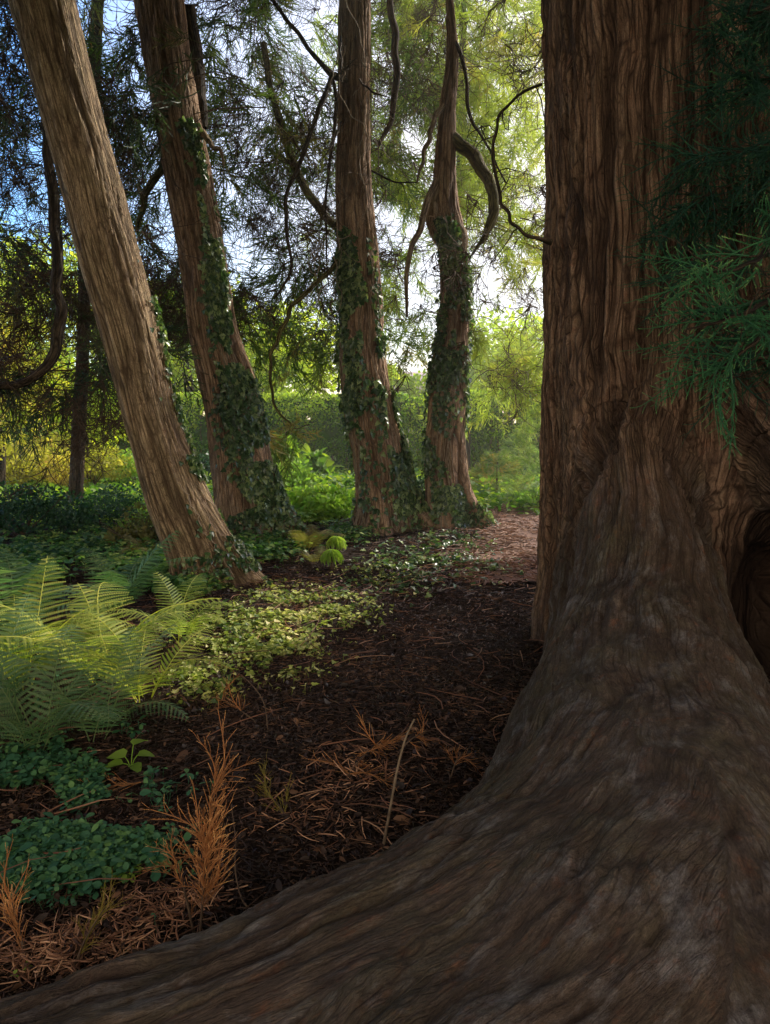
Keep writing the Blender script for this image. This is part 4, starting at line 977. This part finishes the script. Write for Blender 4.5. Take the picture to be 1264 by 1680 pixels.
fern('shaded fern spreading just right of the drooping ones', 160, 1215, 7, .75, FRK)
fern('fern in a lime clump behind the dark shrub', 210, 790, 8, 1.1)
fern('distant fern near the golden shrub', 120, 775, 7, 1.1)
fern('olive fern at the foot of the second trunk, right side', 470, 885, 8, .75, FRD)
fern('olive fern sprawling between leftmost and middle trunks', 505, 905, 7, .85, FRD)
fern('small olive fern beside the round green tufts', 520, 925, 6, .6, FRD)
fern('fern at the path edge by the hedge', 855, 830, 7, .7)
fern('olive fern at the back of the leftmost trunk foot', 235, 915, 7, .7, FRD)

# ------------------------------------------------------------------ ground cover (uncountable)
def scatter_px(n, blobs, sig=1.):
    """ground points from (px,py,rx,ry,weight) ellipses in photo coordinates"""
    w = np.array([b[4] for b in blobs], float); w /= w.sum(); out = []
    for b, k in zip(blobs, rng.multinomial(n, w)):
        u = rng.normal(size=(k, 2))*.6
        for a in u: out.append(G(b[0]+a[0]*b[2], max(715, b[1]+a[1]*b[3])))
    return np.array(out)
def stalk_leaves(name, label, pts, mat, tp, size, hgt, per=3, cat='ground cover', flat=.4):
    q_ = fbm(np.c_[pts[:, :2]*5., 0*pts[:, 0]], 77, 3); pts = pts[q_ > .44]
    mb = MB(); k = len(pts); hh = rng.uniform(*hgt, k); size = size*np.exp(rng.normal(scale=.32, size=k)).clip(.45, 1.7)
    base = pts+np.stack([rng.normal(scale=.01, size=k), rng.normal(scale=.01, size=k), hh], -1)
    st = np.stack([pts, (pts+base)/2+rng.normal(scale=.004, size=pts.shape), base], 1); V, Q = tubes(st, np.full((k, 3), .0012), 3); mb.add(V, Q, tint=.5)
    az = rng.uniform(0, 2*np.pi, k)
    for i in range(per):
        a = az+i*2*np.pi/per+rng.normal(scale=.2, size=k); d = np.stack([np.cos(a), np.sin(a), rng.normal(scale=.3, size=k)-.1], -1)
        leaves(mb, tp, base, norm(d), size*rng.uniform(.7, 1.2, k), rollj=flat)
    return tag(mb.build(name, M[mat]), label, cat, kind='stuff')
stalk_leaves('ground_cover', 'blue green low leafy ground cover filling the lower left corner', scatter_px(3600, [(60, 1300, 90, 90, 3), (150, 1370, 100, 100, 4), (30, 1420, 60, 60, 1), (110, 1440, 110, 30, 1), (200, 1250, 60, 60, 1), (230, 1400, 50, 60, .7)]), 'cover', SMALL, .026, (.02, .07), 3)
stalk_leaves('ivy_carpet', 'ivy carpet in the sunlit patch at the centre', scatter_px(5600, [(470, 1000, 90, 32, 4), (400, 1045, 90, 40, 3), (470, 1075, 60, 40, 2), (560, 1000, 50, 22, 1.2), (330, 1120, 60, 30, 1), (630, 945, 70, 22, 1.2), (340, 970, 60, 14, .8)]), 'carpet', IVY, .030, (.01, .05), 1, 'ivy')
stalk_leaves('ivy_mat', 'ivy mat at the foot of the slender trunk by the path', scatter_px(2600, [(730, 900, 60, 28, 3), (690, 925, 80, 22, 2), (780, 935, 70, 22, 1.2), (640, 960, 60, 20, 1), (450, 900, 60, 18, .8), (330, 960, 80, 16, 1.5)]), 'ivy', IVY, .05, (.01, .06), 1, 'ivy')
stalk_leaves('seedling_patch', 'scattered lime seedlings along the litter near the big root', scatter_px(70, [(210, 1435, 30, 14, 2), (190, 1450, 30, 12, 1), (30, 1605, 20, 8, .4), (30, 1490, 12, 10, .3)]), 'lime', SMALL, .022, (.015, .04), 3)
stalk_leaves('woodland_floor_plants', 'mixed low green plants carpeting the ground by the hedge', np.stack([(lambda x, y: np.stack([x, y, gz(x, y)], -1))(rng.uniform(-8, 4, 9000), rng.uniform(11.8, 20, 9000))], 0)[0], 'hedge', OVAL, .13, (.03, .22), 2, 'plants', 1.)

stalk_leaves('low_plants', 'low shaded plants filling the ground behind the ferns and round the leaning trunks', scatter_px(5200, [(120, 900, 130, 26, 3), (40, 930, 70, 26, 1.5), (230, 940, 60, 22, 1.2), (300, 975, 50, 10, .6), (430, 905, 70, 18, 1.2), (560, 880, 60, 12, .8), (330, 860, 60, 16, .8)]), 'low', SMALL, .05, (.03, .16), 3)
stalk_leaves('lit_low_plants', 'brighter low plants between the golden shrubs and the dark ones at the left', scatter_px(3200, [(90, 850, 130, 16, 2), (210, 850, 60, 16, 1.2), (500, 850, 80, 12, 1)]), 'lime', OVAL, .06, (.04, .22), 3)
# a broad leaved weed
b = G(215, 1262); wd = thing('broad_leaved_weed', 'single bright green plant with rounded leaves under the shaded ferns', 'plant', b); bpy.context.view_layer.update()
for a, l, h in ((2.6, .085, .05), (3.6, .075, .03), (.4, .06, .06), (1.3, .07, .10), (5.2, .06, .03)):
    mb = MB(); d = np.array([[math.cos(a), math.sin(a)*.6, .1]]); p = b+np.array([math.cos(a)*.03, math.sin(a)*.02, h]); leaves(mb, HOSTA, p[None], norm(d), np.array([l*1.2]), rollj=.1); mb.build('leaf', M['lime'], wd)
    V, Q = tubes(np.array([[b, (b+p)/2+[0, 0, .01], p]]), np.full((1, 3), .002), 5); mk('stem', V, Q, M['lime'], wd, {'tint': np.full(len(V), .5)})

# ------------------------------------------------------------------ litter
def litter(name, label, n, xr, yr, mat, Lr, Rr, hz=.03, curl=.5, yp=1.0):
    x = rng.uniform(*xr, n); y = yr[0]+(yr[1]-yr[0])*rng.uniform(0, 1, n)**yp
    base = np.stack([x, y, gz(x, y)+rng.uniform(0.0, hz, n)], -1)
    if True:
        s_ = sdf(base.astype(f32)); m = s_ > .0; base = base[m]
    n = len(base); k = 5; az = rng.uniform(0, 2*np.pi, n); L = rng.uniform(*Lr, n)*rng.uniform(.5, 1, n)
    d = np.stack([np.cos(az), np.sin(az), rng.normal(scale=.18, size=n)], -1); P = np.zeros((n, k, 3)); P[:, 0] = base
    bend = rng.normal(scale=curl, size=n)
    for i in range(1, k):
        c, s = np.cos(bend/3), np.sin(bend/3); d = np.stack([d[:, 0]*c-d[:, 1]*s, d[:, 0]*s+d[:, 1]*c, d[:, 2]*.7+rng.normal(scale=.08, size=n)], -1); P[:, i] = P[:, i-1]+d*(L/(k-1))[:, None]
    P[..., 2] = np.maximum(P[..., 2], gz(P[..., 0], P[..., 1])+.002)
    r_ = rng.uniform(*Rr, n)
    V, Q = tubes(P, r_[:, None]*np.array([.8, 1, 1, .8, .4]), 4)
    o = mk(name, V, Q, M[mat], None, {'tint': np.repeat(rng.uniform(0, 1, n)**1.6, k*4)}); return tag(o, label, 'litter', kind='stuff')
litter('twig_litter', 'brown needle and twig litter covering the forest floor', 40000, (-2.6, 2.2), (1.4, 6.5), 'litter', (.02, .11), (.0010, .0028), .03, .3, 1.1)
litter('fine_litter', 'fine crumbled litter between the larger twigs', 42000, (-2.2, 2.), (1.4, 4.6), 'litter', (.008, .04), (.0012, .003), .02, .4, 1.2)
litter('far_litter', 'litter on the ground between the more distant trunks', 26000, (-6, 4.5), (6, 14), 'litter', (.05, .2), (.0025, .006), .03, .35)
litter('long_twigs', 'long curved fallen twigs lying over the litter', 420, (-2., 2.), (1.8, 7), 'litter_red', (.15, .5), (.002, .004), .05, 1.1)
def lit_red_patch(name, label, blobs, n):
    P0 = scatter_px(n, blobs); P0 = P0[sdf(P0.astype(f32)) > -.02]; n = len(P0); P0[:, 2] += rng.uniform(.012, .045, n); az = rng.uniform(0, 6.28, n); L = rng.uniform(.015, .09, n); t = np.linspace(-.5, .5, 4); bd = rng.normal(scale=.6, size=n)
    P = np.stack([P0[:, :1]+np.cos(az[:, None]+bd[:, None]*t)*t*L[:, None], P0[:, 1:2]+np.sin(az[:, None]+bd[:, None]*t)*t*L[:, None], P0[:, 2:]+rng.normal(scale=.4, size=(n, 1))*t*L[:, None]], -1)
    V, Q = tubes(P, np.broadcast_to(rng.uniform(.0012, .0032, (n, 1))*np.array([.7, 1, 1, .5]), (n, 4)), 4); tag(mk(name, V, Q, M['litter_lit'], None, {'tint': np.repeat(rng.uniform(0, 1, n), 16)}), label, 'litter', kind='stuff')
M['litter_lit'] = leaf_mat('litter_lit', (.08, .04, .025), (.28, .13, .07), (.66, .38, .22), trans=.1, tcol=(1, 1, 1), nscale=9.)  # rusty litter colour, raised to paint the sunlit streak
lit_red_patch('lit_rusty_litter', 'rusty brown litter with painted sunlight along the near edge of the big root', [(60, 1590, 90, 26, 3), (170, 1550, 90, 26, 3), (260, 1500, 70, 26, 2), (330, 1480, 40, 20, 1)], 700)
lit_red_patch('lit_rusty_litter', 'rusty litter with painted sunlight around the sprawling orange spray and on towards the root', [(590, 1270, 90, 40, 2), (520, 1340, 100, 50, 2), (500, 1000, 60, 16, 1.5), (450, 1040, 50, 16, 1), (240, 1060, 80, 20, 1)], 600)
# bark flakes and crumbs
n_ = 26000; x_ = rng.uniform(-2.8, 2.3, n_); y_ = 1.4+6.4*rng.uniform(0, 1, n_)**1.3; P_ = np.stack([x_, y_, gz(x_, y_)+rng.uniform(.002, .03, n_)], -1); P_ = P_[sdf(P_.astype(f32)) > 0]
FLK = poly_leaf([(.0, 0), (.18, .15), (.26, .5), (.16, .85), (0, 1.)], .3, .3); mb_ = MB()
leaves(mb_, FLK, P_, norm(rng.normal(size=P_.shape)*[1, 1, .3]), .022*np.exp(rng.normal(scale=.45, size=len(P_))), rollj=.8, tint=rng.uniform(0, 1, len(P_))**2)
tag(mb_.build('bark_flakes', M['litter']), 'bark flakes and small brown leaves mixed into the litter', 'litter', kind='stuff')
# path
def path():
    c = np.array([G(790, 775)[:2], G(800, 790)[:2], G(830, 830)[:2], G(860, 880)[:2], G(850, 960)[:2]])
    pts = smooth_poly(np.c_[c, np.zeros(5)], 60); d = norm(np.gradient(pts, axis=0)); nrm = np.stack([-d[:, 1], d[:, 0]], -1)
    u = np.linspace(-1, 1, 13); wob = 1+.3*np.sin(np.arange(60)*.5)
    X = pts[:, None, 0]+nrm[:, None, 0]*u*.75*wob[:, None]; Y = pts[:, None, 1]+nrm[:, None, 1]*u*.75*wob[:, None]
    Z = gz(X, Y)+.03-.03*np.abs(u)**2
    i = (np.arange(59)*13)[:, None]+np.arange(12)[None]; Q = np.stack([i, i+1, i+14, i+13], -1).reshape(-1, 4)
    o = mk('path', np.stack([X, Y, Z], -1).reshape(-1, 3), Q, plain_mat('path_litter', (.10, .055, .04), (.26, .15, .11), 22), smooth=True); tag(o, kind='structure')
    n = 5000; j = rng.integers(0, 60, n); uu = rng.normal(scale=.5, size=n)
    x = pts[j, 0]+nrm[j, 0]*uu+rng.normal(scale=.15, size=n); y = pts[j, 1]+nrm[j, 1]*uu+rng.normal(scale=.15, size=n); az = rng.uniform(0, 6.28, n); L = rng.uniform(.03, .16, n)
    t = np.linspace(-.5, .5, 3); P = np.stack([x[:, None]+np.cos(az)[:, None]*t*L[:, None], y[:, None]+np.sin(az)[:, None]*t*L[:, None], gz(x, y)[:, None]+.035+rng.uniform(0, .02, (n, 3))], -1)
    V, Q = tubes(P, np.full((n, 3), .005), 4); tag(mk('path_twigs', V, Q, M['litter_red'], None, {'tint': np.repeat(rng.uniform(0, 1, n), 12)}), 'reddish twigs and needles strewn along the sunlit path', 'litter', kind='stuff')
path()

# ------------------------------------------------------------------ needle sprays seen close
def strand(L=.12, step=.0032, nl=.014, curve=.2, nw=.0030):
    n = int(L/step); t = np.linspace(0, 1, n); az = np.arange(n)*2.4
    c = np.stack([0*t, L*t, -curve*L*t**2], -1)
    d = norm(np.stack([np.cos(az)*.75, np.full(n, .8), np.sin(az)*.75], -1)); l = nl*(1-.5*t**3)
    tip = c+d*l[:, None]; tip[:, 1] += l*.25; w = np.cross(d, [0, 1, 0]); w = norm(w)*nw*.5
    V = np.stack([c-w, c+w, tip], 1).reshape(-1, 3); T = np.arange(n*3).reshape(-1, 3)
    ax = np.stack([c[0], c[n//2], c[-1]]); Vt, Qt = tubes(ax[None], np.array([[.0016, .0013, .0006]]), 3)
    q = Qt; Tt = np.concatenate([q[:, [0, 1, 2]], q[:, [0, 2, 3]]])+len(V)
    return np.concatenate([V, Vt]), np.concatenate([T, Tt])
STR = [strand(.10, curve=c, step=.0026, nl=.0105, nw=.0042) for c in (.05, .2, .35)]
def needle_spray(L=.38, n=18, sl=1.0, spread=.8, droop=.25, curl=0., flat=.2):
    t = np.linspace(0, 1, 12); stem = np.stack([.015*np.sin(t*4), L*t, -droop*L*t**2], -1)
    Vs = []; Fs = []; Ts = []; o = 0
    def put(V, Fc, tt):
        nonlocal o
        Vs.append(V); Fs.append(Fc+o); Ts.append(tt); o += len(V)
    V, Q = tubes(stem[None], np.linspace(.004, .0014, 12)[None], 4); put(V, np.concatenate([Q[:, [0, 1, 2]], Q[:, [0, 2, 3]]]), np.zeros(len(V)))
    ts = np.r_[np.linspace(.08, .93, n), 1.]
    for i, u in enumerate(ts):
        p = np.array([np.interp(u, t, stem[:, k]) for k in range(3)]); s = 1 if i % 2 else -1
        d = norm(np.array([s*spread*rng.uniform(.8, 1.2), 1., rng.normal()*flat-.5*droop*u+curl*rng.uniform(0, 1)])) if u < 1 else np.array([0, 1., -1.2*droop])
        sc = sl*(1.25-.75*u)*rng.uniform(.75, 1.15); TV, TF = STR[rng.integers(3)]
        V, Fc = inst(TV, TF, frames(d[None], rng.normal(scale=.3, size=1)), p[None], [sc]); put(V, Fc, np.clip(TV[:, 1]/.10, 0, 1)**2)
    k = max(1, int(L/.09))
    for u in np.arange(k)/k:
        p = np.array([np.interp(u, t, stem[:, q]) for q in range(3)]); p2 = np.array([np.interp(u+1/k, t, stem[:, q]) for q in range(3)]); TV, TF = STR[0]
        V, Fc = inst(TV, TF, frames((p2-p)[None]), p[None], [1.]); put(V, Fc, np.full(len(TV), .1))
    return np.concatenate(Vs), np.concatenate(Fs), np.concatenate(Ts)
NS = [needle_spray(L=.34, n=13, spread=1.1, droop=d, flat=.12) for d in (.05, .2, .4, .3)]
# live boughs of the giant tree, in front of its trunk on the right
def bough(name, pts, n, mat='cryp_near', sc=(.7, 1.1), spread=.35, seed=0):
    C = smooth_poly(np.array([list(at(a, b, Y))+[r] for a, b, Y, r in pts]), 40); mb = MB(); P = C[:, :3]
    br = limb('branch', C[::4].tolist()+[C[-1].tolist()], M['bark_dark'], giant_t, seed, .001, 8, .03)
    j = rng.integers(6, 40, n); T = norm(np.gradient(P, axis=0))[j]
    d = norm(T*.7+rng.normal(scale=.55, size=(n, 3))+[0, 0, -.25]); pos = P[j]+rng.normal(scale=.02, size=(n, 3))
    emit(mb, pos, d, rng.uniform(0, 1, n), NS, rng.uniform(*sc, n)); o = mb.build(name, M[mat], br)
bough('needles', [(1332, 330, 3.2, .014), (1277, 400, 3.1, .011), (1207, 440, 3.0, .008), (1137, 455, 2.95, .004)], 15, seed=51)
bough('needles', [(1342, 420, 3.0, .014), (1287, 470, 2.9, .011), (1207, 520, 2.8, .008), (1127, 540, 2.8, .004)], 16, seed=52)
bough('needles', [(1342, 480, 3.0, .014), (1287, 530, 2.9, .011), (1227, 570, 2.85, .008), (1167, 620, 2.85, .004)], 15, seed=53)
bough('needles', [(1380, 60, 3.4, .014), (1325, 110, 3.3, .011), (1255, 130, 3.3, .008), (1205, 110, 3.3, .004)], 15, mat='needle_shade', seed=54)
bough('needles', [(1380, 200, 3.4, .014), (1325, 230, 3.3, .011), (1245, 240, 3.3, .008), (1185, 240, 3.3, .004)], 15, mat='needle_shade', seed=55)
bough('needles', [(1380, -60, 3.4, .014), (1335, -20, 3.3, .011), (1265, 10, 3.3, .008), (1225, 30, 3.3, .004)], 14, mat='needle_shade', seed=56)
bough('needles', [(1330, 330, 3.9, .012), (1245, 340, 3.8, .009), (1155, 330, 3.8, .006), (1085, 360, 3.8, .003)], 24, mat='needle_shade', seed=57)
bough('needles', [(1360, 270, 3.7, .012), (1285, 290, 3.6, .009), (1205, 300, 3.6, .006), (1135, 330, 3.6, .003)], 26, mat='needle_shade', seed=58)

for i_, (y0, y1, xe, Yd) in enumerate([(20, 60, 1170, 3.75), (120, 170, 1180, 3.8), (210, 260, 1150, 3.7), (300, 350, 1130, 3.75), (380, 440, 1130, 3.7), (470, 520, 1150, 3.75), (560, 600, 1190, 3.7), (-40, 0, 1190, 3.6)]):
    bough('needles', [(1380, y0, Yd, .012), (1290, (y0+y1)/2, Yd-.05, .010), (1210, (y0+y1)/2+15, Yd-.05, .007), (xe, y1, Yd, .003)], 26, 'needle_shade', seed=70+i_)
# dead sprays on the ground
def dead_branch(label, base_px, tip_px, h, n, mat, sc=(.5, .9), spread=.35, hb=.0, ht=None, curl=.1):
    b = G(*base_px)+[0, 0, hb]; e = at(tip_px[0], tip_px[1], tip_px[2]); t = thing('dead_branch', label, 'branch', b); bpy.context.view_layer.update()
    m = (b+e)/2+[0, 0, .02]; C = smooth_poly(np.array([list(b)+[.004], list(m)+[.003], list(e)+[.0012]]), 16)
    V, Q = tubes(C[None, :, :3], C[None, :, 3], 6); mk('stem', V, Q, M['twig'], t)
    j = rng.integers(3, 16, n); T = norm(np.gradient(C[:, :3], axis=0))[j]; d = norm(T+rng.normal(scale=spread, size=(n, 3))); mb = MB()
    emit(mb, C[j, :3], d, rng.uniform(0, 1, n), NSD, rng.uniform(*sc, n)); mb.build('needles', M[mat], t)
STR = [strand(.13, step=.0035, nl=.008, nw=.004, curve=c) for c in (-.25, .1, .35)]
NSD = [needle_spray(L=.22, n=9, sl=.75, spread=sp_d, droop=d, curl=.1) for d, sp_d in ((-.5, .3), (.1, .6), (.5, .45), (.8, .3))]
Yd = G(330, 1535)[1]
dead_branch('large upright orange brown dead conifer spray standing against the big root', (328, 1535), (352, 1290, Yd+.02), 0, 34, 'dead', (.4, .8), .30)
dead_branch('bent orange dead twig at the left side of the upright spray', (318, 1530), (285, 1400, Yd), 0, 8, 'dead', (.3, .5), .2)
dead_branch('yellowish dead spray lying flat right of the upright one', (478, 1350), (430, 1300, G(440, 1300)[1]), 0, 10, 'dead_yel', (.35, .65), .5)
dead_branch('orange dead spray sprawling in the small sunlit spot at centre', (560, 1290), (625, 1215, G(610, 1235)[1]), 0, 14, 'dead', (.5, .8), .7)
dead_branch('brown spray at the top of the pale stick', (650, 1240), (700, 1200, G(690, 1225)[1]), 0, 5, 'dead', (.4, .6), .6)
dead_branch('small yellow green sprig in the sunlit litter beside the root', (118, 1598), (172, 1490, G(125, 1590)[1]+.03), 0, 9, 'dead_yel', (.3, .5), .22)
dead_branch('brown dead spray at the lower left corner', (45, 1590), (20, 1480, G(45, 1580)[1]+.12), 0, 10, 'dead', (.4, .8), .5)
dead_branch('reddish dead spray by the big root, right of the pale stick', (740, 1275), (760, 1235, G(745, 1270)[1]), 0, 4, 'dead', (.35, .5), .5)
dead_branch('fallen orange spray lying across the blue green ground cover', (270, 1290), (160, 1310, G(170, 1310)[1]), 0, 5, 'dead', (.4, .6), .4, .03)
dead_branch('dark red fallen spray on the litter near the shaded ferns', (420, 1190), (340, 1140, G(340, 1150)[1]), 0, 6, 'dead', (.4, .8), .5, .02)
for i, (lb, pts, w) in enumerate([
    ('pale bent stick leaning on the big root', [(628, 1395), (640, 1330), (655, 1250), (668, 1205), (680, 1180)], .006),
    ('thin curved brown twig rooted beside the upright orange spray', [(430, 1505), (400, 1480), (388, 1440), (386, 1370), (380, 1320)], .0035),
    ('thin dark twig arching over the litter at centre left', [(440, 1200), (432, 1150), (410, 1120), (385, 1100)], .003)]):
    b = G(*pts[0]); Y0 = b[1]; t = thing('stick', lb, 'stick', b); bpy.context.view_layer.update()
    P = np.array([list(at(a, c, Y0+.05*j))+[w*(1-.12*j)] for j, (a, c) in enumerate(pts)]); P[0, :3] = b
    V, Q, g, cr, _ = grain_tube(P, 8, 50, .0006, 100, 5); mk('stem', V, Q, M['stick'] if i == 0 else M['twig'], t, smooth=True)

# ------------------------------------------------------------------ light
REAR_FILL = 16.5  # warm sky glow added behind the camera to fill the trunk fronts
w = bpy.data.worlds.new('World'); scn.world = w; w.use_nodes = True; nt = w.node_tree; nt.nodes.clear(); n = N(nt)
sky = n('ShaderNodeTexSky', sky_type='NISHITA', sun_disc=False, sun_elevation=SUN_EL, sun_rotation=SUN_AZ, altitude=100, air_density=1.0, dust_density=1.4, ozone_density=4.0)
hs = n('ShaderNodeHueSaturation', {'Saturation': 1.65, 'Value': 3.3, 'Color': mixc(n, 1.0, sky.outputs[0], (1.18, 1.0, .86), 'MULTIPLY')})
wdir = n('ShaderNodeTexCoord').outputs['Generated']
wy = n('ShaderNodeSeparateXYZ', {0: wdir}).outputs
cn = n('ShaderNodeTexNoise', {'Vector': wdir, 'Scale': 2.2, 'Detail': 5}).outputs[0]
cf = math_(n, 'MULTIPLY', n('ShaderNodeMapRange', {0: wy[1], 1: .05, 2: -.45}).outputs[0], n('ShaderNodeMapRange', {0: wy[2], 1: -.05, 2: .1}).outputs[0])
cf = math_(n, 'MULTIPLY', cf, n('ShaderNodeMapRange', {0: cn, 1: .3, 2: .55, 3: .55, 4: 1.}).outputs[0])
# white glow added to the sky, ahead and a little to the right
gl = n('ShaderNodeVectorMath', {0: wdir, 1: (.20, .93, .30)}, operation='DOT_PRODUCT').outputs['Value']
gf_ = math_(n, 'MULTIPLY', n('ShaderNodeMapRange', {0: gl, 1: .80, 2: .99}).outputs[0], n('ShaderNodeMapRange', {0: cn, 1: .2, 2: .6, 3: .75, 4: 1.}).outputs[0])
skb = mixc(n, gf_, hs.outputs[0], (9.5, 9.0, 8.6))
skc = mixc(n, cf, skb, (REAR_FILL*1.12, REAR_FILL*.93, REAR_FILL*.74))
bg = n('ShaderNodeBackground', {'Color': skc, 'Strength': .15}); n('ShaderNodeOutputWorld', {'Surface': bg.outputs[0]})
sl = bpy.data.lights.new('sun', 'SUN'); sl.energy = 5.0; sl.angle = R(.55); sl.color = (1, .93, .78)
so = bpy.data.objects.new('sun', sl); COL.objects.link(so)
from mathutils import Vector
so.rotation_euler = Vector(SUN).to_track_quat('Z', 'Y').to_euler()
scn.view_settings.view_transform = 'Standard'; scn.view_settings.look = 'None'; scn.view_settings.exposure = 0; scn.view_settings.gamma = 1
scn.cycles.max_bounces = 5; scn.cycles.diffuse_bounces = 3; scn.cycles.transmission_bounces = 3; scn.cycles.volume_bounces = 0; scn.cycles.use_adaptive_sampling = True; scn.cycles.adaptive_threshold = .02; scn.cycles.volume_step_rate = 4; scn.cycles.use_denoising = True

# summer haze hanging in the clearing beyond the trees
hm, hnt = mat_new('haze'); hn = N(hnt)
vs = hn('ShaderNodeVolumeScatter', {'Color': (1, .93, .74, 1), 'Density': .0055, 'Anisotropy': .55})
hn('ShaderNodeOutputMaterial', {'Volume': vs.outputs[0]})
Vh = [(x, y, z) for z in (-.5, 14) for x, y in ((-16, 7.5), (16, 7.5), (16, 45), (-16, 45))]
hz = mk('haze', Vh, [(0, 3, 2, 1), (4, 5, 6, 7), (0, 1, 5, 4), (1, 2, 6, 5), (2, 3, 7, 6), (3, 0, 4, 7)], hm); tag(hz, kind='structure')
